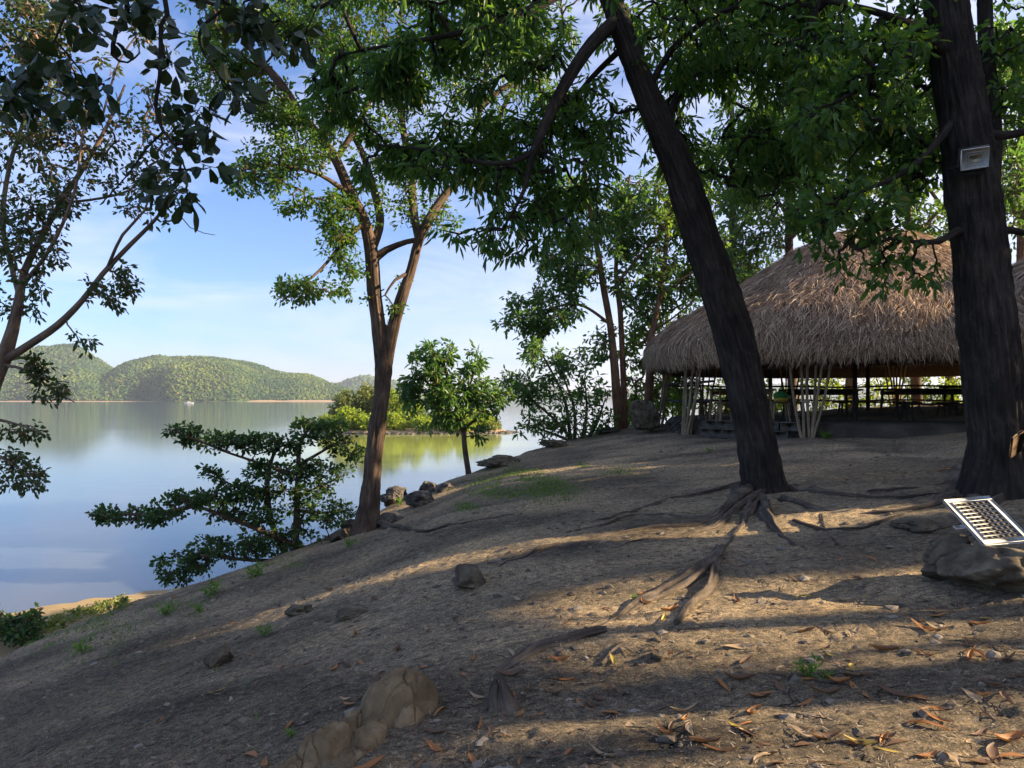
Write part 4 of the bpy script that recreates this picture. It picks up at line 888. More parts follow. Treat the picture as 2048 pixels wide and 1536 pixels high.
# ---- islet with mangroves
isl = Acc()
K = 90; ang = np.linspace(0, 2 * np.pi, K, endpoint=False)
rad = 1 + 0.12 * vnoise(np.stack([np.cos(ang) * 2, np.sin(ang) * 2, ang * 0], -1))
rings = []
for s, zz in ((1.05, -0.6), (1.0, 0.03), (0.97, 0.22), (0.90, 0.38), (0.6, 0.5), (0.0, 0.5)):
    rr0 = rad * s
    z_ = zz + (0.12 * vnoise(np.stack([np.cos(ang) * 14, np.sin(ang) * 14, ang * 0 + s], -1)) if 0.5 < s < 1.02 else 0)
    rings.append(np.stack([-13.2 + np.cos(ang) * 12.4 * rr0, 97 + np.sin(ang) * 6 * rr0, np.zeros(K) + z_], -1))
V = np.array(rings); idx = np.arange(V.shape[0] * K).reshape(-1, K); nx = np.roll(idx, -1, 1)
isl.add(V.reshape(-1, 3), np.stack([idx[:-1], nx[:-1], nx[1:], idx[1:]], -1).reshape(-1, 4))
tag(isl.build('islet', M['sandbar']), 'low stony mangrove islet in the bay', 'islet', kind='structure')
rI = np.random.default_rng(77)
mang = [(655, 96, 26, 18, 'leaf_lime'), (700, 94, 44, 30, 'leaf_lime'), (690, 99, 74, 34, 'leaf_olive'), (735, 100, 92, 36, 'leaf_olive'), (775, 99, 84, 34, 'leaf_lime'), (752, 93.5, 30, 26, 'leaf_lime'), (795, 93.5, 34, 26, 'leaf_lime'), (820, 99, 66, 30, 'leaf_lime'), (845, 93, 28, 24, 'leaf_lime'), (870, 98, 50, 30, 'leaf_lime'), (895, 93, 26, 22, 'leaf_lime'), (935, 97, 46, 30, 'leaf_lime'), (930, 93, 28, 22, 'leaf_lime'), (965, 95, 38, 22, 'leaf_lime'), (985, 95, 20, 14, 'leaf_olive'), (720, 93.5, 24, 22, 'leaf_lime')]
for k, (px, Yd, h_, wd, lm) in enumerate(mang):
    zb = 0.45; pyb = HOR + (EYE - zb) / Yd * F
    side = 'leftmost' if k == 0 else 'tall olive' if lm == 'leaf_olive' else 'bright yellow green'
    labs = ['small bright mangrove at the left tip of the islet', 'lime mangrove bush left of the forked trunk, front of islet', 'olive mangrove at the left back of the islet', 'tallest olive mangrove of the islet, partly behind the forked trunk', 'tall lime mangrove just right of the forked trunk', 'low lime bush at the islet front, hidden behind the forked trunk', 'low lime bush at the islet front right of the forked trunk', 'lime mangrove behind the slim tree crown, left part', 'low lime bush on the islet shore left of the slim trunk', 'lime mangrove behind the middle of the slim tree crown', 'small lime bush on the islet shore beside the slim trunk', 'lime mangrove on the islet right of the slim tree', 'low lime bush at the islet front right of the slim trunk', 'rounded lime bush near the right tip of the islet', 'small olive scrub at the right tip of the islet', 'small lime bush on the left islet shore beside the forked trunk']
    tree('mangrove_bush', labs[k], 'mangrove', [[(px + i_ * 5, pyb + 2, Yd, 1.2), (px + i_ * 10, pyb - h_ * .3, Yd, 0.9), (px + i_ * 14, pyb - h_ * .7, Yd, .6)] for i_ in (-1, 0, 1)],
         [(px, pyb - h_ * .5, Yd, wd, h_ * .48, 2.2, int(30 + wd * h_ / 16))], M['bark_brown'], M[lm], dict(n_per=12, spread=0.75, length=0.42, width=0.26, droop=0.1, up=0.7), seed=160 + k, seg=5, trunk_n=3, twig=0.02, thr=-0.35, nsc=2.0, group='mangroves on the islet')
# stones along the islet shore
st_acc = Acc()
for k in range(260):
    th = rI.random() * math.pi + math.pi
    rock_acc((-13.2 + math.cos(th) * 12.4 * rI.uniform(.97, 1.12), 97 + math.sin(th) * 6 * rI.uniform(.97, 1.1), 0.05), np.array([.35, .3, .16]) * rI.uniform(.5, 1.5), 0, 0.3, k * 1.7, acc=st_acc, facet=0)
for k in range(40):
    rock_acc((-0.9 + rI.uniform(-1.6, .9), 95 + rI.uniform(-1.5, 1.5), 0.03), np.array([.35, .3, .14]) * rI.uniform(.5, 1.5), 0, 0.3, k * 1.7, acc=st_acc, facet=0)
tag(st_acc.build('shore_stones', M['rock']), 'scattered stones along the islet shore', 'stones', kind='stuff')

# ================================================================== HUT
HX, HY = 9.6, 19.5
FLZ = EYE - 0.52
hut = thing('thatched_hut', 'large round open hut with a shaggy brown thatched roof on pole bundles', 'hut', (HX, HY, FLZ))
prof = np.array([(0.0, 4.62), (0.5, 4.55), (1.0, 4.40), (1.75, 4.08), (3.1, 3.22), (4.45, 2.40), (5.2, 1.98), (5.62, 1.62), (5.84, 1.28), (5.86, 1.0)])
a = Acc(); seg = 96
an = np.linspace(0, 2 * np.pi, seg, endpoint=False)
V = []
for (r_, z_) in prof:
    rr0 = (r_ - 0.10) * (1 + 0.012 * vnoise(np.stack([np.cos(an) * 3, np.sin(an) * 3, an * 0 + z_], -1))) if r_ > 0 else 0.02 + an * 0
    V.append(np.stack([HX + rr0 * np.cos(an), HY + rr0 * np.sin(an), EYE + z_ - 0.06 + 0.03 * vnoise(np.stack([np.cos(an) * 5, np.sin(an) * 5, an * 0 + r_], -1))], -1))
for (r_, z_) in prof[::-1]:
    rr0 = max(r_ - 0.45, 0.02)
    V.append(np.stack([HX + rr0 * np.cos(an), HY + rr0 * np.sin(an), EYE + z_ - 0.28 + an * 0], -1))
V = np.array(V); idx = np.arange(V.shape[0] * seg).reshape(-1, seg); nx = np.roll(idx, -1, 1)
a.add(V.reshape(-1, 3), np.stack([idx[:-1], nx[:-1], nx[1:], idx[1:]], -1).reshape(-1, 4))
roof = a.build('roof', M['thatch_core'], hut)
def thatch(acc, cx, cy, prof, n, r, ln=0.46, wd=0.0050, zoff=EYE, fringe=3500, ax=1.0):
    ds = np.linalg.norm(np.diff(prof, axis=0), axis=1); Ls = np.concatenate([[0], np.cumsum(ds)])
    tot = Ls[-1]
    # area weighted, in ragged courses
    s = np.sqrt(r.random(n)) * tot
    s = np.concatenate([s, tot - r.random(fringe) ** 1.5 * 0.55])
    n = len(s)
    course = 0.42
    s = np.where(r.random(n) < 0.6, (np.floor(s / course) + 0.55 + 0.18 * r.normal(size=n)) * course, s)
    s = np.clip(s, 0.02, tot)
    th = r.random(n) * 2 * np.pi
    rr0 = np.interp(s, Ls, prof[:, 0]); zz = np.interp(s, Ls, prof[:, 1])
    ln_ = ln * (0.5 + 0.9 * r.random(n))
    s2 = s + ln_
    r2 = np.interp(s2, Ls, prof[:, 0]); z2 = np.interp(s2, Ls, prof[:, 1])
    over = np.minimum(np.maximum(s2 - tot, 0), 0.14 + 0.34 * r.random(n) ** 2)
    s2 = np.minimum(s2, tot + over)
    z2 = z2 - over * 0.9; r2 = r2 - over * 0.1
    lift = 0.012 + 0.085 * r.random(n) ** 2 + 0.05 * np.clip(vnoise(np.stack([np.cos(th) * 7, np.sin(th) * 7, s * 1.6], -1)), -.2, 1)
    th2 = th + r.normal(size=n) * 0.16 / np.maximum(r2, 0.6)
    th2 = th2 + 0.05 * np.sin(th * 7 + s * 2) / np.maximum(r2, .6) * 2
    sm = 0.5 * (s + s2); rm = np.interp(sm, Ls, prof[:, 0]) ; zm = np.interp(sm, Ls, prof[:, 1]) - np.maximum(sm - tot, 0) * .9
    def pt(t, rd, z, l): return np.stack([cx + rd * np.cos(t) + l * np.cos(t), cy + rd * np.sin(t) + l * np.sin(t), zoff + z + l], -1)
    p0 = pt(th, rr0, zz, 0.01); p1 = pt((th + th2) / 2, rm, zm, lift * 0.7); p2 = pt(th2, r2, z2, lift * 0.6)
    sd = np.stack([-np.sin(th), np.cos(th), r.normal(size=n) * 0.3], -1) * (wd * (0.5 + r.random(n) + 0.8 * r.random(n) ** 6))[:, None]
    V = np.stack([p0 - sd, p0 + sd, p1 + sd, p1 - sd, p2 + sd * .3, p2 - sd * .3], 1)
    b = np.arange(n)[:, None] * 6
    Q = np.concatenate([b + np.array([0, 1, 2, 3]), b + np.array([3, 2, 4, 5])], 1).reshape(-1, 4)
    acc.add(V.reshape(-1, 3), Q)
a = Acc(); thatch(a, HX, HY, prof, 100000, np.random.default_rng(3), fringe=18000)
a.build('thatch', M['straw'], roof, smooth=False, origin=np.array(hut['_w']))
# purlins inside
a = Acc()
for rr0, zz in ((5.2, 1.45), (4.2, 2.2), (2.6, 3.2)):
    t_ = np.linspace(0, 2 * np.pi, 61)
    tube(a, np.stack([HX + rr0 * np.cos(t_), HY + rr0 * np.sin(t_), EYE + zz - .3 + t_ * 0], -1), np.full(61, .05), 6, cap=False)
for k in range(20):
    t_ = 2 * np.pi * k / 20
    tube(a, [(HX + 5.3 * math.cos(t_), HY + 5.3 * math.sin(t_), EYE + 1.3), (HX + .2 * math.cos(t_), HY + .2 * math.sin(t_), EYE + 4.1)], [.045, .035], 6)
a.build('rafters', M['wood_dark'], hut)
# platform
a = Acc(); K = 80; an = np.linspace(0, 2 * np.pi, K, endpoint=False)
rr0 = 5.12 + 0.05 * vnoise(np.stack([np.cos(an) * 6, np.sin(an) * 6, an * 0], -1))
V = [np.stack([HX + (rr0 + d_) * np.cos(an), HY + (rr0 + d_) * np.sin(an), an * 0 + z_], -1) for d_, z_ in ((.25, FLZ - 1.0), (.06, FLZ - .12), (-.02, FLZ), (-2.5, FLZ + .01), (-5.1, FLZ + .01))]
V = np.array(V); idx = np.arange(V.shape[0] * K).reshape(-1, K); nx = np.roll(idx, -1, 1)
a.add(V.reshape(-1, 3), np.stack([idx[:-1], nx[:-1], nx[1:], idx[1:]], -1).reshape(-1, 4))
a.build('floor', M['earth'], hut)
# block wall along the left front
rH = np.random.default_rng(9)
a = Acc()
for (t0, t1) in ((200, 231),):
    for row in range(3):
        s0 = 0.0 if row % 2 == 0 else 0.2
        Lw = R(t1 - t0) * 5.35
        kk = 0
        while s0 < Lw - 0.35:
            if not (row == 2 and rH.random() < 0.35):
                th = R(t0) + (s0 + .2) / 5.35
                c = (HX + 5.33 * math.cos(th) + rH.normal() * .012, HY + 5.33 * math.sin(th) + rH.normal() * .012, FLZ - .48 + row * .2)
                box(a, c, (.39, .17, .19), rotz(th + math.pi / 2 + rH.normal() * .03), bev=.012)
            s0 += 0.41
a.build('block_wall', M['block'], hut)
# pole bundles
for k in range(10):
    th = R(197 + 36 * k)
    a = Acc()
    bx_, by_ = HX + 5.45 * math.cos(th), HY + 5.45 * math.sin(th)
    zb = min(Gs(bx_, by_), FLZ) - .12
    n_ = 6
    for j in range(n_):
        ta = th + (j - 2.5) * 0.007
        f_ = (j - (n_ - 1) / 2)
        th2 = th + f_ * 0.034 + rH.normal() * .01
        rt = 5.25 + rH.uniform(-.15, .15)
        b_ = np.array([HX + (5.45 + rH.uniform(-.06, .1)) * math.cos(ta), HY + 5.45 * math.sin(ta), zb])
        t_ = np.array([HX + rt * math.cos(th2), HY + rt * math.sin(th2), EYE + 1.35])
        m_ = b_ * .5 + t_ * .5 + rH.normal(size=3) * .035
        pp, rr1 = catmull([b_, b_ * .75 + m_ * .25 + rH.normal(size=3) * .01, m_, t_], [.034, .033, .03, .024], .2)
        tube(a, pp, rr1, 8, rough=.1, seed=j + k)
    a.build('post', M['pole'], hut)
# inner posts
for k in range(4):
    th = R(60 + 90 * k); a = Acc()
    tube(a, [(HX + 2.4 * math.cos(th), HY + 2.4 * math.sin(th), FLZ), (HX + 2.4 * math.cos(th), HY + 2.4 * math.sin(th), EYE + 3.0)], [.06, .055], 10, rough=.06)
    a.build('post', M['wood_dark'], hut)
# railing at the back
for zz in (0.42, -0.05):
    a = Acc()
    t_ = np.linspace(R(0), R(205), 40)
    tube(a, np.stack([HX + 5.2 * np.cos(t_), HY + 5.2 * np.sin(t_), EYE + zz + 0.02 * np.sin(t_ * 9)], -1), np.full(40, .035), 6)
    a.build('rail', M['wood_dark'], hut)
# second hut at the right edge
h2x, h2y = 14.3, 15.5
h2 = thing('small_thatched_hut', 'second smaller thatched hut at the right edge behind the floodlight tree', 'hut', (h2x, h2y, Gs(h2x, h2y)))
prof2 = np.array([(0.0, 4.9), (0.6, 4.65), (1.6, 3.95), (2.8, 3.1), (3.7, 2.5), (4.1, 2.15), (4.2, 1.85)])
a = Acc(); V = []
for (r_, z_) in list(prof2) + [(p_[0] - .3 if p_[0] > .4 else .02, p_[1] - .2) for p_ in prof2[::-1]]:
    V.append(np.stack([h2x + max(r_ - .08, .02) * np.cos(an), h2y + max(r_ - .08, .02) * np.sin(an), EYE + z_ - .05 + an * 0], -1))
V = np.array(V); idx = np.arange(V.shape[0] * K).reshape(-1, K); nx = np.roll(idx, -1, 1)
a.add(V.reshape(-1, 3), np.stack([idx[:-1], nx[:-1], nx[1:], idx[1:]], -1).reshape(-1, 4))
rf2 = a.build('roof', M['thatch_core'], h2)
a = Acc(); thatch(a, h2x, h2y, prof2, 26000, np.random.default_rng(4), fringe=6000)
a.build('thatch', M['straw'], rf2, smooth=False, origin=np.array(h2['_w']))
for k in range(6):
    th = R(30 + 60 * k); a = Acc(); xx, yy = h2x + 3.7 * math.cos(th), h2y + 3.7 * math.sin(th)
    tube(a, [(xx, yy, Gs(xx, yy) - .1), (xx, yy, EYE + 2.3)], [.07, .06], 10, rough=.06); a.build('post', M['pole'], h2)

# ---- furniture in the hut
def table(label, cx, cy, L_, Wd, rz, mtop, mleg, H=0.78, group='tables in the thatched hut', slab=0.05, name='table', apron=True):
    t = thing(name, label, name, (cx, cy, FLZ), group)
    A = rotz(rz)
    a = Acc()
    for j in range(4):
        box(a, np.array([cx, cy, FLZ + H - slab / 2]) + np.array([0, (j - 1.5) * Wd / 4, 0]) @ A, (L_, Wd / 4 - .008, slab), A)
    a.build('tabletop' if name == 'table' else 'seat', mtop, t)
    if apron:
        a = Acc()
        for s in (-1, 1):
            box(a, np.array([cx, cy, FLZ + H - slab - .055]) + np.array([0, s * (Wd / 2 - .06), 0]) @ A, (L_ * .88, .03, .10), A)
        a.build('apron', mleg, t)
    for sx_ in (-1, 1):
        for sy_ in (-1, 1):
            a = Acc()
            top = np.array([cx, cy, FLZ + H - slab]) + np.array([sx_ * L_ * .42, sy_ * (Wd / 2 - .09), 0]) @ A
            bot = np.array([cx, cy, FLZ]) + np.array([sx_ * L_ * .44, sy_ * (Wd / 2 - .05), 0]) @ A
            tube(a, [bot, top], [.035, .035], 8, rough=.05)
            a.build('leg', mleg, t)
    return t
table('table with a light wood side, left end of the hut, beside the stools', 5.75, 17.9, 1.5, .8, R(4), M['wood_light'], M['wood_light'])
table('dark long table behind the pole bundle at the middle of the hut', 8.1, 18.7, 1.9, .8, R(-3), M['wood_dark'], M['wood_dark'])
table('long dark table right of the middle of the hut', 10.35, 17.8, 2.2, .8, R(4), M['wood_dark'], M['wood_dark'])
table('dark table at the right end of the hut, slightly higher', 12.2, 18.6, 1.6, .85, R(6), M['wood_dark'], M['wood_dark'], H=.86)
table('long low bench at the back rail, left part of the hut', 7.8, 21.6, 2.4, .32, R(0), M['wood_dark'], M['wood_dark'], H=.45, name='bench', group='benches in the thatched hut', apron=False)
table('long low bench at the back rail, right part of the hut', 10.9, 21.4, 2.4, .32, R(2), M['wood_dark'], M['wood_dark'], H=.45, name='bench', group='benches in the thatched hut', apron=False)
table('low bench in front of the long dark table', 10.2, 17.05, 1.9, .3, R(3), M['wood_dark'], M['wood_dark'], H=.42, name='bench', group='benches in the thatched hut', apron=False)
def stool(label, cx, cy, rz, mt):
    t = thing('stool', label, 'stool', (cx, cy, FLZ), 'stools in the thatched hut'); A = rotz(rz)
    a = Acc(); box(a, (cx, cy, FLZ + .43), (.42, .30, .035), A, bev=.008); a.build('seat', mt, t)
    for sx_ in (-1, 1):
        for sy_ in (-1, 1):
            a = Acc()
            tube(a, [np.array([cx, cy, FLZ]) + np.array([sx_ * .19, sy_ * .13, 0]) @ A, np.array([cx, cy, FLZ + .415]) + np.array([sx_ * .14, sy_ * .1, 0]) @ A], [.022, .022], 8)
            a.build('leg', mt, t)
for lab, px, Yd, rz, mt in (('stool at the block wall, left of the leaning trunk', 1452, 16.9, .1, 'pole'), ('stool just right of the leaning trunk', 1560, 16.2, -.1, 'pole'), ('dark stool beside the left pole bundle', 1405, 18.6, .3, 'wood_light'), ('stool at the right end of the hut', 1895, 17.2, .2, 'wood_dark'), ('dark stool under the long table', 1820, 16.4, .2, 'wood_dark')):
    stool(lab, (px - 1024) / F * Yd, Yd, rz, M[mt])
# green and yellow bag on the stool
bx0 = (1562 - 1024) / F * 16.2
t = thing('cloth_bag', 'green and yellow cloth bag on the stool right of the leaning trunk', 'bag', (bx0, 16.2, FLZ + .448))
V, Fc = ICO[3]
for nm, z0, s_, mt in (('bag_bottom', .06, (.17, .12, .06), 'yellow_cloth'), ('bag_top', .16, (.16, .11, .10), 'green_cloth')):
    a = Acc(); d = 1 + .18 * fbm(V * 2 + z0 * 9, 3); q = V * d[:, None] * np.array(s_); a.add(np.array([bx0, 16.2, FLZ + .448 + z0]) + q, Fc); a.build(nm, M[mt], t)

# ================================================================== FLOODLIGHT, SOLAR PANEL, PLANK
def frame(u, n):
    u = unit(u); n = unit(n - u * (n @ u)); return np.stack([u, np.cross(n, u), n])
fc = P(1949, 317, Y2 - 0.42)
fl = thing('floodlight', 'white faced solar floodlight fixed to the dark trunk at the right', 'floodlight', fc)
A = frame(np.array([1, 0.10, 0.17]), np.array([-0.12, -1, -0.30]))
def off(x, y, z): return fc + np.array([x, y, z]) @ A
a = Acc(); box(a, off(0, 0, -.02), (.345, .245, .045), A, bev=.012); a.build('casing', M['black'], fl)
a = Acc(); box(a, off(0, .0, .006), (.325, .21, .014), A, bev=.006); a.build('face', M['glassface'], fl)
a = Acc()
for s, w_, h_ in ((1, .215, .128), (-1, .160, .084)):
    for (x0, y0, sx_, sy_) in ((0, h_ / 2, w_, .005), (0, -h_ / 2, w_, .005), (w_ / 2, 0, .005, h_ - .006), (-w_ / 2, 0, .005, h_ - .006)):
        box(a, off(x0, y0, .0155), (sx_, sy_, .004), A, bev=.0012)
a.build('face_rings', M['white'], fl)
a = Acc(); box(a, off(0, 0, .0145), (.145, .070, .004), A, bev=.001); a.build('lens', M['lens'], fl)
a = Acc(); box(a, off(-.17, -.06, -.06), (.012, .03, .14), A); box(a, off(.17, -.06, -.06), (.012, .03, .14), A); box(a, off(0, -.06, -.135), (.352, .03, .012), A); box(a, off(0, -.135, -.03), (.30, .05, .05), A, bev=.01); a.build('bracket', M['black'], fl)
# rock under the panel
br_ = hit(1975, 1165); Yr = br_[1]
rk = Acc()
rock_acc(P(1985, 1142, Yr + .05), (.38, .34, .19), 5, .6, 4.2, acc=rk, facet=.9)
rock_acc(P(1905, 1120, Yr + .25), (.17, .22, .17), 5, .5, 7.9, acc=rk, facet=.9)
rock_acc(P(2050, 1160, Yr - .05), (.28, .22, .13), 5, .5, 2.9, acc=rk, facet=.9)
tag(rk.build('boulder', M['rock_brown'], origin=P(1975, 1165, Yr)), 'rough brown rock carrying the solar panel at the right edge', 'rock')
pa, pb, pc_, pd = P(1896, 1001, Yr + .26), P(1986, 993, Yr + .30), P(2056, 1082, Yr - .06), P(1957, 1092, Yr - .1)
pc0 = (pa + pb + pc_ + pd) / 4
u_ = unit((pb - pa) + (pc_ - pd)); v_ = (pd - pa) + (pc_ - pb); nP = unit(np.cross(v_, u_)); nP = nP if nP[2] > 0 else -nP
v_ = unit(np.cross(nP, u_)); 
if v_ @ ((pa - pd)) < 0: v_ = -v_
A = np.stack([u_, v_, nP]); Wp = np.linalg.norm(pb - pa) * .5 + np.linalg.norm(pc_ - pd) * .5; Lp = np.linalg.norm(pd - pa) * .5 + np.linalg.norm(pc_ - pb) * .5
sp = thing('solar_panel', 'small white framed solar panel propped on the brown rock', 'solar panel', pc0 - nP * .02)
def offp(x, y, z): return pc0 + np.array([x, y, z]) @ A
a = Acc()
for (x0, y0, sx_, sy_) in ((0, Lp / 2 - .018, Wp, .036), (0, -Lp / 2 + .018, Wp, .036), (Wp / 2 - .022, 0, .044, Lp - .073), (-Wp / 2 + .022, 0, .044, Lp - .073)):
    box(a, offp(x0, y0, 0), (sx_, sy_, .024), A, bev=.002)
a.build('frame', M['white'], sp)
a = Acc(); box(a, offp(0, 0, -.004), (Wp - .089, Lp - .073, .012), A, bev=.001); a.build('backing', M['white'], sp)
a = Acc(); nr = 10; ch = (Lp - .085) / nr
for r_ in range(nr):
    for c_ in range(6):
        cw_ = (Wp - .10) / 6
        box(a, offp(-(Wp - .10) / 2 + cw_ * (c_ + .5), -(Lp - .085) / 2 + ch * (r_ + .5), .0035), (cw_ - .0025, ch - .010, .003), A, bev=.0008)
a.build('cells', M['cell'], sp)
a = Acc(); box(a, offp(-Wp / 2 - .03, -.02, -.02), (.08, .035, .006), A, bev=.002); a.build('bracket', M['white'], sp)
# plank leaning on the trunk
pb_ = hit(2022, 985); Yp = pb_[1]
tp = P(2036, 868, Y2 - 0.50); bt = np.array([*P(2020, 981, Yp)])
A = frame(tp - bt, np.array([0, -1, .15]))
a = Acc(); box(a, (tp + bt) / 2, (np.linalg.norm(tp - bt), .15, .028), A, bev=.003)
tag(a.build('plank', M['plank'], origin=bt), 'short brown wooden plank leaning on the floodlight tree', 'plank')
# ================================================================== ROCKS, MOUND, STUMPS
def rock(px, py, w_, h_, label, seed, mat='rock', Yd=None, name='rock', sub=5, dp=None, amp=.42):
    g_ = hit(px, py) if Yd is None else np.array([(px - 1024) / F * Yd, Yd, 0])
    if Yd is not None: g_[2] = EYE - (py - HOR) / F * Yd
    s = g_[1] / F
    a = rock_acc(g_ + np.array([0, w_ * s * .3, h_ * s * .35]), (w_ * s * .5, (dp or w_ * s * .5), h_ * s * .7), sub, amp, seed, facet=.9)
    return tag(a.build(name, M[mat], origin=g_), label, 'rock')
rock(1297, 853, 66, 48, 'dark rounded boulder with a pale top beside the red trunk', 1.1, 'rock_brown', Yd=19.3, name='boulder')
rock(1302, 835, 46, 16, 'pale jagged stone lying on top of the dark boulder', 8.1, mat='block', Yd=19.45, amp=.6)
rock(785, 1008, 60, 34, 'grey rock behind the forked trunk, on its right', 2.3)
rock(772, 1052, 60, 20, 'rough grey rock at the right foot of the forked trunk', 3.1)
rock(700, 1062, 46, 22, 'rough rock at the left foot of the forked trunk', 5.7)
rock(838, 1012, 66, 22, 'wide grey rock on the bank edge with roots on it', 3.7)
rock(855, 986, 40, 22, 'pointed pale rock on the bank edge', 4.4)
rock(892, 982, 34, 15, 'small rock right of the pointed pale rock', 5.4)
rock(1000, 934, 90, 18, 'long low rock hump on the crest right of the slim tree', 6.1, mat='rock_brown')
rock(1110, 893, 60, 13, 'low brown rock under the open bush tree', 6.9, mat='rock_brown')
rock(1220, 866, 50, 12, 'flat pale stone at the foot of the twin trunks', 7.4)
rock(940, 1178, 72, 36, 'dark upright stone with dry leaves on top, mid slope', 8.8, mat='rock_brown')
rock(432, 1335, 56, 34, 'dark pyramid shaped stone on the left slope', 9.6, mat='rock_brown')
rock(590, 1232, 56, 18, 'flat grey stone on the left slope', 10.4, mat='rock_brown')
rock(700, 1238, 84, 14, 'low half buried stone above the clay mound', 11.4, mat='rock_brown')
rock(1325, 1322, 40, 16, 'small half buried stone in the sunny strip', 12.4, mat='rock_brown')
rock(1850, 1060, 90, 20, 'mossy low stone beside the solar panel rock', 13.4, mat='rock_brown')
rock(1370, 866, 40, 18, 'rubble stone at the left post of the hut', 14.9, Yd=18.2)
rock(1350, 850, 34, 14, 'small rubble stone between boulder and hut', 15.9, Yd=19.2)
# stick leaning beside the hut
a = Acc(); tube(a, [P(1334, 864, 18.0), P(1352, 848, 18.1), P(1378, 828, 18.3)], [.03, .035, .03], 8, rough=.2)
tag(a.build('stick', M['root'], origin=P(1334, 864, 18.0)), 'short crooked stick leaning at the left corner of the hut', 'stick')
# clay mound with cracks
mc = hit(752, 1452); 
nu = 380
xs = np.linspace(-.52, .42, nu); ys = np.linspace(-.46, .44, nu)
XX, YY = np.meshgrid(xs, ys)
wx = XX + .02 * n2(XX, YY, .08, 1., 2); wy = YY + .02 * n2(XX, YY, .08, 5., 2)
lobes = [(.10, .12, .20, .18, .23), (-.02, .14, .11, .10, .10), (.02, .0, .09, .085, .09), (-.02, -.16, .105, .11, .085), (-.21, -.18, .15, .13, .14), (-.18, -.02, .11, .07, .08), (-.13, .05, .09, .09, .09), (.17, -.02, .10, .09, .10), (.25, .10, .07, .06, .05), (-.33, -.26, .12, .12, .06), (-.10, -.30, .12, .10, .05)]
Hh = np.full(XX.shape, -0.06); own = np.zeros(XX.shape, int); second = np.full(XX.shape, -0.06)
for k, (lx, ly, rx, ry, hh) in enumerate(lobes):
    q = ((wx - lx) / rx) ** 2 + ((wy - ly) / ry) ** 2
    hk = hh * np.sqrt(np.clip(1.15 - q, 0, None)) - .02
    second = np.where(hk > Hh, Hh, np.maximum(second, hk)); Hh = np.maximum(Hh, hk)
crk = np.clip((Hh - second) / .018, 0, 1)
Hh = Hh - 0.016 * (1 - crk) * (Hh > 0)
# fine voronoi cracks
rv = np.random.default_rng(12); fp = rv.uniform(-.5, .45, (38, 2))
wx2 = wx + .03 * n2(XX, YY, .12, 21., 3); wy2 = wy + .03 * n2(XX, YY, .12, 25., 3)
dv = np.sqrt((wx2[..., None] - fp[:, 0]) ** 2 + (wy2[..., None] - fp[:, 1]) ** 2); dv.sort(-1)
e_ = dv[..., 1] - dv[..., 0]
Hh = Hh + .012 * np.minimum(e_ / .04, 1) - (.022 * np.exp(-(e_ / .0045) ** 2) * np.clip(n2(XX, YY, .13, 31., 2) * 4 + .3, 0, 1)) + .024 * n2(XX, YY, .06, 3., 5, .68) - .012 * np.clip(np.abs(n2(XX, YY, .09, 13., 3)) * -6 + 1, 0, 1) + .004 * n2(XX, YY, .014, 7., 2) - .010
V = np.stack([mc[0] + XX, mc[1] + YY, 0 * XX], -1)
V[..., 2] = G(V[..., 0], V[..., 1]) + Hh
idx = np.arange(nu * nu).reshape(nu, nu)
a = Acc(); a.add(V.reshape(-1, 3), np.stack([idx[:-1, :-1], idx[:-1, 1:], idx[1:, 1:], idx[1:, :-1]], -1).reshape(-1, 4))
tag(a.build('clay_mound', M['clay'], origin=mc), 'lumpy cracked tan clay mound near the bottom of the picture', 'mound')
# splintered stump in front
def stump(px, py, h_, label, seed, lean=(0, 0), r0=.05, n=4):
    g_ = hit(px, py); rs = np.random.default_rng(seed); a = Acc(); s = g_[1] / F
    for k in range(n):
        th = rs.uniform(0, 6.28); b_ = g_ + np.array([math.cos(th) * r0 * 1.8, math.sin(th) * r0 * 1.8, -.03]); hh = h_ * s * rs.uniform(.6, 1)
        t_ = g_ + np.array([math.cos(th) * r0 * .5 + lean[0] * hh, math.sin(th) * r0 * .5 + lean[1] * hh, hh])
        pp, rr1 = catmull([b_ + (b_ - g_) * 1.2 - np.array([0, 0, .02]), b_, (b_ + t_) / 2 + rs.normal(size=3) * .008, t_], [r0 * .5, r0 * .75, r0 * .55, r0 * .12], .02)
        tube(a, pp, rr1, 12, rough=.4, seed=seed + k)
    return tag(a.build('stump', M['root'], origin=g_), label, 'stump')
stump(1012, 1410, 62, 'splintered grey root stump right of the clay mound', 5, (-.25, .1), .05, 7)

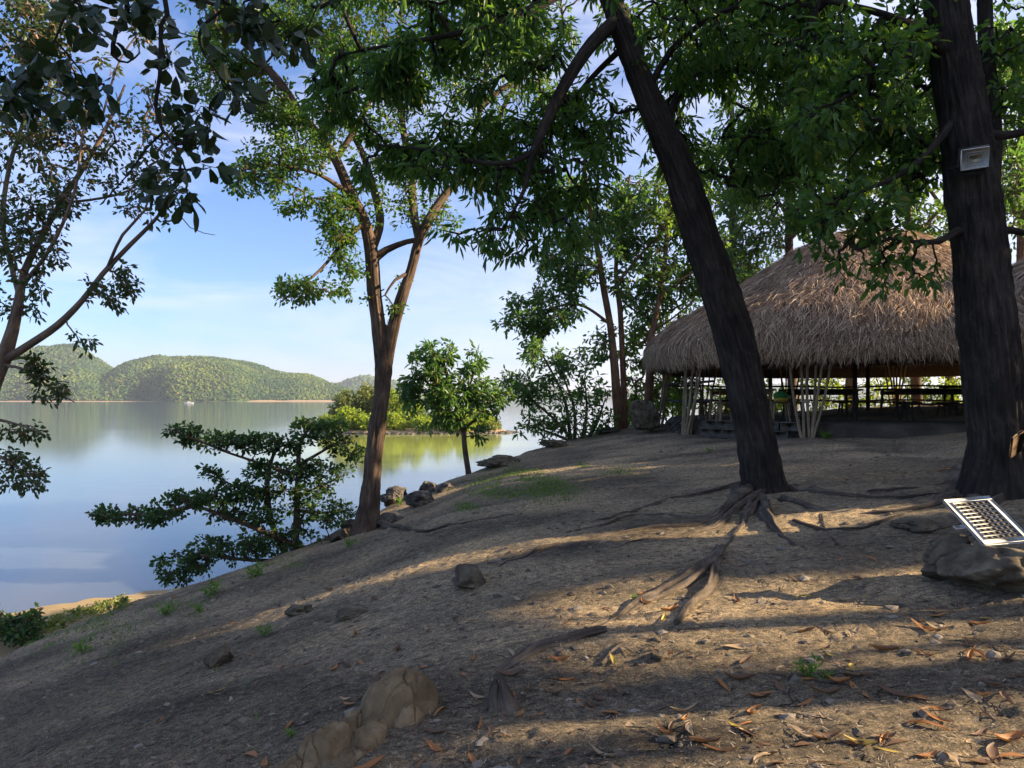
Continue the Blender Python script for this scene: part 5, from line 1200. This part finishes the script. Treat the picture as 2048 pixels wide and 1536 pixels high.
# ================================================================== FALLEN LEAVES
def dryleaf_mesh(k):
    r = np.random.default_rng(300 + k); nL, nW = 9, 5
    Lf = 1.0; wd = [.22, .30, .26, .19, .34, .24][k % 6]; curl = r.uniform(.25, .9); roll = r.uniform(.3, 1.6) * (1 if r.random() < .7 else -1); tw = r.uniform(-.9, .9)
    V = []
    for i in range(nL):
        t = i / (nL - 1); w_ = wd * (math.sin(math.pi * min(max(t, .03), .985)) ** .8) * .5 + .008
        ax_ = np.array([t - .5, .10 * math.sin(t * 3 + k), curl * .35 * (2 * t - 1) ** 2 * (1 if k % 3 else -.5) + (.12 if k % 3 == 0 else 0)])
        for j in range(nW):
            s = (j / (nW - 1) - .5) * 2; an_ = s * roll + tw * (t - .5)
            V.append(ax_ + np.array([0, math.cos(tw * (t - .5)) * s * w_ * math.cos(abs(s * roll) * .5), abs(math.sin(an_ * .5)) * w_ * 1.3 + .02 * math.sin(9 * t + j * 2)]))
    idx = np.arange(nL * nW).reshape(nL, nW)
    Q = np.stack([idx[:-1, :-1], idx[1:, :-1], idx[1:, 1:], idx[:-1, 1:]], -1).reshape(-1, 4)
    a = Acc(); a.add(np.array(V), Q)
    pp = np.array([(-.5, -.0, V[0][2]), (-.58, .01, V[0][2] + .01), (-.66, .0, V[0][2] + .03)]) ; pp[:, 1] += V[2][1]; tube(a, pp, [.008, .007, .006], 5)
    return a
cols = ['orange brown', 'pale tan', 'dark brown', 'yellowish']
protos = []
for k in range(12):
    c_ = k % 4
    o = dryleaf_mesh(k).build('dry_leaf', M['dry'][c_]); protos.append(o)
placed = [(1340, 1222, 2.9, 0, .15), (1284, 1185, 1.2, 0, .10), (1530, 1200, .1, 1, .16), (1610, 1198, -.1, 3, .15), (1480, 1298, .5, 1, .15), (1700, 1275, 1.8, 1, .13), (1850, 1262, -.2, 0, .15), (1960, 1238, .1, 3, .13), (1480, 1362, .35, 2, .14), (930, 1412, 1.0, 0, .11), (955, 1398, .5, 1, .12), (872, 1498, .3, 0, .15), (1225, 1325, -.7, 3, .12), (1875, 1440, -.15, 0, .11), (2020, 1478, .15, 0, .16), (1440, 1505, -.6, 0, .15), (1530, 1520, 1.0, 1, .18), (1900, 1525, .8, 1, .15), (1720, 1385, -.1, 0, .17), (1790, 1388, .05, 2, .17), (1610, 1410, -.6, 0, .11), (855, 1262, .5, 1, .14), (800, 1300, .0, 2, .14), (605, 1330, 1.2, 0, .12), (560, 1335, .4, 0, .16), (1080, 1270, -.3, 3, .12), (1120, 1322, .2, 0, .14), (1020, 1352, .8, 2, .15), (700, 1410, .7, 0, .15), (500, 1515, .8, 0, .14), (1210, 1515, 1.4, 1, .14), (1480, 1460, 1.2, 3, .12), (1950, 1312, .1, 0, .13), (660, 1180, .3, 2, .14), (1220, 1430, 1.5, 0, .12), (1330, 1470, 1.0, 0, .12), (740, 1535, 1.5, 0, .17), (880, 1425, -.2, 0, .12), (1820, 1170, .4, 1, .13), (1900, 945, .1, 0, .3)]
rF = np.random.default_rng(55)
spots = list(placed)
for k in range(235):
    for _ in range(20):
        px = rF.uniform(0, 2048); py = 1080 + (1536 - 1080) * rF.random() ** .8
        if rF.random() < .25 + .75 * min(px / 1500, 1) and not (py < 1300 - px * .32): break
    spots.append((px, py, rF.uniform(-.8, .8) if rF.random() < .7 else rF.uniform(-3, 3), int(rF.choice([0, 0, 1, 2, 2, 3], p=[.25, .15, .2, .2, .15, .05])), rF.uniform(.055, .145)))
used = set(); leafs = []
for (px, py, rz, c_, ln) in spots:
    p_ = hit(px, py)
    k = c_ + 4 * int(rF.integers(0, 3)); src = protos[k]
    if k not in used: o = src; used.add(k)
    else:
        o = src.copy(); COL.objects.link(o)
    e = .04; sx_ = (Gs(p_[0] + e, p_[1]) - Gs(p_[0] - e, p_[1])) / (2 * e); sy_ = (Gs(p_[0], p_[1] + e) - Gs(p_[0], p_[1] - e)) / (2 * e)
    o.location = (p_[0], p_[1], p_[2] + rF.uniform(-.003, .006))
    nrm = Vector((-sx_, -sy_, 1)).normalized()
    q = nrm.to_track_quat('Z', 'Y').to_matrix() 
    from mathutils import Matrix
    o.rotation_euler = (Matrix.Rotation(float(rF.uniform(-.15, .15)), 3, 'X') @ q @ Matrix.Rotation(float(rz), 3, 'Z')).to_euler()
    o.scale = (ln * rF.uniform(.8, 1.15), ln * rF.uniform(.7, 1.3), ln * rF.uniform(.3, 1.1))
    leafs.append((o, c_, px, py))
for k, o in enumerate(protos):
    if k not in used: bpy.data.objects.remove(o)
marks = [(760, 1440, 'clay mound'), (1012, 1390, 'splintered stump'), (1615, 1355, 'bright green seedling'), (940, 1160, 'dark upright stone'), (432, 1320, 'pyramid shaped stone'), (590, 1230, 'flat grey stone'), (1325, 1315, 'half buried stone'), (1950, 1130, 'solar panel rock'), (1320, 1180, 'forked pale root'), (1400, 1180, 'straight pale root'), (1520, 1040, 'leaning trunk roots'), (1100, 1290, 'long half buried root'), (530, 1272, 'small slope weed'), (585, 1475, 'tiny green sprout'), (2048, 1400, 'right picture edge'), (1900, 1536, 'lower right corner'), (1200, 1536, 'bottom picture edge'), (60, 1450, 'lower left corner'), (735, 1090, 'forked trunk')]
ORD = ['closest', 'second closest', 'third closest', 'fourth closest', 'fifth closest', 'sixth closest', 'seventh closest', 'eighth closest', 'ninth closest', 'tenth closest', 'eleventh closest', 'twelfth closest', 'thirteenth closest', 'fourteenth closest', 'fifteenth closest', 'sixteenth closest']
buck = {}
for (o, c_, px, py) in leafs:
    q = min(marks, key=lambda m_: (m_[0] - px) ** 2 + (m_[1] - py) ** 2); dx, dy = px - q[0], py - q[1]
    side = ('right of' if dx > 0 else 'left of') if abs(dx) > abs(dy) else ('below' if dy > 0 else 'above')
    buck.setdefault((c_, side, q[2]), []).append((math.hypot(dx, dy), o))
for (c_, side, nm), L_ in buck.items():
    L_.sort(key=lambda e: e[0])
    for i_, (d_, o) in enumerate(L_):
        lab = '%s curled dry leaf %s the %s' % (cols[c_], side, nm) + (', ' + ORD[min(i_, 15)] + ' one' if len(L_) > 1 else '')
        tag(o, lab, 'dry leaf', 'dry leaves fallen on the dirt')
# fine debris (straw slivers, chips) nobody could count
n = 26000
px = rF.uniform(-300, 2350, n); dd = 2.2 + 9 * rF.random(n) ** 1.5
xx = (px - 1024) / F * dd; yy = dd; zz = G(xx, yy) + .004
th = rF.normal(size=n) * .9; ln = rF.uniform(.006, .030, n) * (1 + .05 * dd); wd = rF.uniform(.0008, .003, n)
dx = np.stack([np.cos(th), np.sin(th), rF.normal(size=n) * .25], -1) * ln[:, None] / 2; sd = np.stack([-np.sin(th), np.cos(th), rF.normal(size=n) * .2], -1) * wd[:, None]
c_ = np.stack([xx, yy, zz], -1); c_[:, 2] += .004
V = np.stack([c_ - dx - sd, c_ + dx - sd * .5, c_ + dx + sd * .5, c_ - dx + sd], 1)
a = Acc(); a.add(V.reshape(-1, 3), np.arange(n * 4).reshape(-1, 4))
n = 1500
px = rF.uniform(-200, 2300, n); dd = 2.3 + 9 * rF.random(n) ** 1.4; xx = (px - 1024) / F * dd
th = rF.normal(size=n) * 1.0; ln = rF.uniform(.04, .15, n); wd = rF.uniform(.0010, .0026, n)
dx = np.stack([np.cos(th), np.sin(th), 0 * th], -1) * ln[:, None] / 2
e0 = np.stack([xx, dd, 0 * xx], -1) - dx; e1 = np.stack([xx, dd, 0 * xx], -1) + dx; em = (e0 + e1) / 2 + np.stack([-np.sin(th), np.cos(th), 0 * th], -1) * (ln * rF.normal(size=n) * .12)[:, None]
for e_ in (e0, em, e1): e_[:, 2] = G(e_[:, 0], e_[:, 1]) + .005
sd = np.stack([-np.sin(th), np.cos(th), 0 * th], -1) * wd[:, None]; up_ = np.array([0, 0, 1.]) * wd[:, None] * 1.5
V = np.stack([e0 - sd, e0 + up_, e0 + sd, em - sd, em + up_, em + sd, e1 - sd, e1 + up_, e1 + sd], 1)
Q = (np.array([[0, 1, 4, 3], [1, 2, 5, 4], [3, 4, 7, 6], [4, 5, 8, 7]])[None] + (np.arange(n) * 9)[:, None, None]).reshape(-1, 4)
a.add(V.reshape(-1, 3), Q, None, 2)
n = 6500
px = rF.uniform(-200, 2300, n); dd = 2.3 + 11 * rF.random(n) ** 1.3; xx = (px - 1024) / F * dd
k_ = n2(xx, dd, .7, 3., 3) + .15 > rF.random(n) * .5; xx, dd = xx[k_], dd[k_]; n = len(xx)
c_ = np.stack([xx, dd, G(xx, dd) + .006], -1)
leaves(a, c_, unit(rF.normal(size=(n, 3)) * np.array([1, 1, .1])), 1, .01, .030, .014, 0.0, mi=1, up=2.0, r=rF, outward=1.2, flat=.9, curl=-.3, fold=.4)
tag(a.build('leaf_litter', [M['debris'], M['dry'][2], M['bark_dark']], smooth=False), 'tiny straw and leaf fragments over the dirt', 'litter', kind='stuff')
a = Acc(); n = 5200
px = rF.uniform(-200, 2250, n); dd = 2.2 + 17 * rF.random(n) ** 1.3
V0, F0 = ICO[0]
xx = (px - 1024) / F * dd; c_ = np.stack([xx, dd, G(xx, dd)], -1); ok = c_[:, 2] > .2; c_ = c_[ok]; n = len(c_)
sz_ = (rF.random(n) ** 4 * .034 + .004)
VV = c_[:, None] + V0[None] * sz_[:, None, None] * (1 + .5 * rF.normal(size=(n, 12, 1)) * .5) * np.array([1.2, 1, .6])
a.add(VV.reshape(-1, 3), (F0[None] + (np.arange(n) * 12)[:, None, None]).reshape(-1, 3))
tag(a.build('gravel', M['gravel'], smooth=False), 'small stones scattered in the dirt', 'gravel', kind='stuff')
# grass patches
def blades(c, n, r, hgt, wd, acc, g_, lean=.5):
    x = c[:, 0]; 
    th = g_.uniform(0, 6.28, n); l = g_.uniform(.4, 1, n) * hgt
    d = np.stack([np.cos(th) * lean, np.sin(th) * lean, np.ones(n)], -1) * l[:, None]
    s = np.stack([-np.sin(th), np.cos(th), th * 0], -1) * wd
    m_ = c + d * .5; t_ = c + d * np.array([1.3, 1.3, .9])
    V = np.stack([c - s, c + s, m_ + s * .8, m_ - s * .8, t_ + s * .1, t_ - s * .1], 1)
    b = np.arange(n)[:, None] * 6
    acc.add(V.reshape(-1, 3), np.concatenate([b + np.array([0, 1, 2, 3]), b + np.array([3, 2, 4, 5])], 1).reshape(-1, 4))
gp = [(1010, 960, 80, 22, 2600), (1090, 965, 60, 18, 2200), (1000, 985, 60, 10, 900), (930, 1015, 30, 10, 400), (1165, 932, 16, 5, 350), (1240, 945, 50, 8, 350), (1040, 945, 60, 8, 700), (190, 1250, 90, 22, 1500), (90, 1285, 60, 14, 500), (340, 1215, 60, 14, 400), (560, 1135, 60, 14, 350), (1000, 930, 50, 8, 250), (1100, 990, 60, 8, 250), (1960, 900, 60, 20, 150)]
a = Acc()
for (px0, py0, rx, ry, n) in gp:
    g_ = rF
    qx = px0 + g_.normal(size=n) * rx * .55; qy = py0 + g_.normal(size=n) * ry * .55
    cc = hit(px0, py0)
    # map offsets by local ground depth
    tmp = np.array([hit(px0 + s_ * rx, py0 + t_ * ry) for s_, t_ in ((-1, 0), (1, 0), (0, -1), (0, 1))])
    X1 = cc[0] + (qx - px0) / rx * (tmp[1][0] - tmp[0][0]) / 2 + (qy - py0) / ry * (tmp[3][0] - tmp[2][0]) / 2
    Y1 = cc[1] + (qx - px0) / rx * (tmp[1][1] - tmp[0][1]) / 2 + (qy - py0) / ry * (tmp[3][1] - tmp[2][1]) / 2
    k = n2(X1, Y1, .35, 2., 2) > -.15; X1, Y1 = X1[k], Y1[k]
    blades(np.stack([X1, Y1, G(X1, Y1)], -1), len(X1), None, .075, .004, a, g_, .7)
tag(a.build('grass', M['grass'], smooth=False), 'patches of short green grass on the slope', 'grass', kind='stuff')
# beach creeper
a = Acc(); n = 700
n = 260; px = rF.uniform(85, 255, n); py = np.interp(px, [85, 130, 200, 255], [1262, 1243, 1222, 1208]) + rF.normal(size=n) * 7
c_ = np.array([hit(q1, q2) for q1, q2 in zip(px, py)]); c_[:, 2] += .05
leaves(a, c_, np.tile([0, 0, 1.], (n, 1)), 3, .08, .07, .06, 0, up=1, r=rF)
tag(a.build('beach_creeper', M['leaf_olive'], smooth=False), 'green creeper covering the pale beach edge', 'creeper', kind='stuff')
# individual weeds
weeds = [(1615, 1355, 'bright green seedling in the shadow band, lower right', .10), (585, 1475, 'tiny green sprout left of the clay mound', .05), (530, 1272, 'small green weed on the left slope', .12), (420, 1195, 'leafy green weed on the left bank', .22), (330, 1230, 'low weed on the left slope edge', .16), (700, 1095, 'low green weed below the forked tree', .16), (165, 1308, 'grassy weed near the left edge', .16), (510, 1155, 'yellow green weed at the bank edge', .2), (610, 1085, 'fern like weed beside the layered shrub', .28), (400, 1225, 'small weed beside the leafy one', .14), (800, 1010, 'green weed between the bank rocks', .18), (1655, 1358, 'second tiny sprout beside the bright seedling', .05), (1270, 1200, 'thin weed by the pale roots', .05), (905, 950, 'spiky dark weed on the bank edge', .2), (800, 975, 'tall thin weed sticking up behind the rocks', .34), (975, 935, 'small dark weed on the crest near the slim trunk', .2), (1420, 905, 'pale sprig in the dirt left of the leaning trunk', .12), (1650, 878, 'small sprig in front of the hut', .2)]
for k, (px, py, lab, s_) in enumerate(weeds):
    g_ = hit(px, py); rs = np.random.default_rng(600 + k); nb = 9 + int(60 * s_)
    t = thing('weed', lab, 'weed', g_, 'weeds growing on the dirt slope')
    a = Acc(); c_ = []
    for j in range(nb // 3 + 2):
        th = rs.uniform(0, 6.28); l = s_ * rs.uniform(.5, 1); tip = g_ + np.array([math.cos(th) * l * .6, math.sin(th) * l * .6, l * .8])
        tube(a, [g_ - np.array([0, 0, .01]), (g_ + tip) / 2 + np.array([0, 0, l * .12]), tip], [.003, .0025, .0015], 5); c_ += [tip, (g_ + tip) / 2]
    a.build('stem', M['weed'], t)
    a = Acc(); c_ = np.array(c_); leaves(a, c_, unit(c_ - g_), 4, s_ * .18, s_ * .38, s_ * .13, 0.0, up=.8, r=rs); a.build('foliage', M['weed'], t, smooth=False)
# pale boat on the bay
Yb_ = 650.; bb = P(378, 809, Yb_); bb[2] = 0
t = thing('boat', 'tiny white boat far out on the bay in front of the hill', 'boat', bb)
a = Acc(); Ls = np.linspace(-1, 1, 15); V = []
for s in Ls:
    w_ = 1.1 * (1 - abs(s) ** 2.5) + .03; sheer = .9 + .5 * s * s
    V.append([bb + np.array([s * 4.5, -w_, sheer]), bb + np.array([s * 4.3, -w_ * .6, -.1]), bb + np.array([s * 4.3, w_ * .6, -.1]), bb + np.array([s * 4.5, w_, sheer])])
V = np.array(V); idx = np.arange(60).reshape(15, 4); a.add(V.reshape(-1, 3), np.stack([idx[:-1], idx[1:], np.roll(idx, -1, 1)[1:], np.roll(idx, -1, 1)[:-1]], -1).reshape(-1, 4)); a.build('hull', M['white'], t)
a = Acc(); box(a, bb + np.array([.3, 0, 1.6]), (2.6, 1.5, 1.0), bev=.15); a.build('cabin', M['white'], t)
for s in (-1, 1):
    a = Acc(); tube(a, [bb + np.array([-3, s * 2.6, .25]), bb + np.array([3, s * 2.6, .25])], [.09, .09], 6); a.build('outrigger', M['white'], t)

# haze over the bay
m = newmat('haze_air'); pv = mk(m, 'ShaderNodeVolumePrincipled'); pv.inputs['Color'].default_value = (0.78, 0.86, 1.0, 1); pv.inputs['Density'].default_value = 0.00015; pv.inputs['Anisotropy'].default_value = 0.2
oo = mk(m, 'ShaderNodeOutputMaterial'); m.node_tree.links.new(pv.outputs[0], oo.inputs['Volume'])
a = Acc(); a.add([(x_, y_, z_) for z_ in (-3.5, 240) for (x_, y_) in ((-9500, -700), (9500, -700), (9500, 16500), (-9500, 16500))], [(3, 2, 1, 0), (4, 5, 6, 7), (0, 1, 5, 4), (1, 2, 6, 5), (2, 3, 7, 6), (3, 0, 4, 7)])
tag(a.build('haze', m, smooth=False), 'faint blue haze over the bay', 'haze', kind='stuff')
# ================================================================== TREES OUTSIDE THE FRAME (unseen, leafy rows added to block sun off the slope)
n_ = np.array([-sh.y, sh.x])      # lateral axis
def win(Cw):
    """keeps the gap in the foliage the low sun shines through"""
    u = Cw[:, 0] * n_[0] + Cw[:, 1] * n_[1]; t_ = Cw[:, 0] * sh.x + Cw[:, 1] * sh.y; h_ = Cw[:, 2] - EYE
    # height above the eye where the ray from the slope point t0 crosses
    t0 = t_ - (h_ + 1.45) / math.tan(R(SUN_EL))
    gap = (u > 1.9) & (u < 5.75) & (t0 > -0.45) & (t0 < 7)  # window shaped in the added foliage so sun strips reach the foreground
    gap |= (u > 6.9) & (u < 8.0) & (t0 > -1.9) & (t0 < 3.5)
    return ~gap
offs = [(16.5, -13.0), (17.5, -7.0), (16.0, -1.0), (17.5, 4.0), (16.5, 9.0), (21.5, -10), (22, 1), (22, 7.5)]
rO = np.random.default_rng(91)
olab = ['outermost', 'second', 'third', 'fourth', 'fifth', 'back row first', 'back row middle', 'back row last']
for k, (ux, uy) in enumerate(offs):
    x0 = sh.x * ux + n_[0] * uy * 1.0; y0 = sh.y * ux + n_[1] * uy
    zb = Gs(x0, y0)
    nC = 2100
    q = unit(rO.normal(size=(nC, 3))) * rO.random((nC, 1)) ** .4
    Cw = np.array([x0, y0, EYE + 4.0]) + q * np.array([2.6, 5.2, 7.6])
    Cw = Cw[Cw[:, 2] > zb + .2]
    tree('sun_blocker_tree', 'unseen leafy tree added right of the picture to block the sun, %s of its row' % olab[k], 'tree', [[(x0, y0, zb - .1, .24), (x0, y0, zb + 2, .18), (x0 + .3, y0, zb + 4.2, .12), (x0, y0, zb + 6, .06)], [(x0, y0, zb + 2, .1), (x0 + 1, y0 + 1.4, zb + 4, .06)], [(x0, y0, zb + 2, .1), (x0 - 1, y0 - 1.4, zb + 4, .06)]], [], M['bark_brown'], M['leaf_mid'], dict(n_per=11, spread=.3, length=.36, width=.24, droop=.3, up=.0), seed=400 + k, world=True, wpts=Cw, gfun=win, seg=10, twig=.012, group='unseen trees added right of the picture to shade the slope')
# two trunks that lay the dark bands across the sunny foreground
for k, (u0, t0) in enumerate(((4.45, 13.0), (3.58, 12.0))):
    x0 = sh.x * t0 + n_[0] * u0; y0 = sh.y * t0 + n_[1] * u0; zb = Gs(x0, y0)
    Cw = np.array([x0, y0, zb + 9.5]) + unit(rO.normal(size=(260, 3))) * rO.random((260, 1)) ** .4 * np.array([2.4, 2.4, 1.5])
    tree('slender_tree', 'slender dark trunk right of the picture, %s of two' % ('farther' if k == 0 else 'nearer'), 'tree', [[(x0, y0, zb - .2, .24 - .06 * (k == 0)), (x0, y0, zb + 3, .22 - .08 * (k == 0)), (x0 + .05, y0 + .05, zb + 6, .20 - .08 * (k == 0)), (x0, y0, zb + 9, .10)]], [], M['bark_dark'], M['leaf_mango'], dict(n_per=9, spread=.5, length=.3, width=.12, droop=.3), seed=450 + k, world=True, wpts=Cw, seg=12, twig=.01, group='slender trees right of the picture')
for o in bpy.data.objects:
    if '_w' in o: del o['_w']
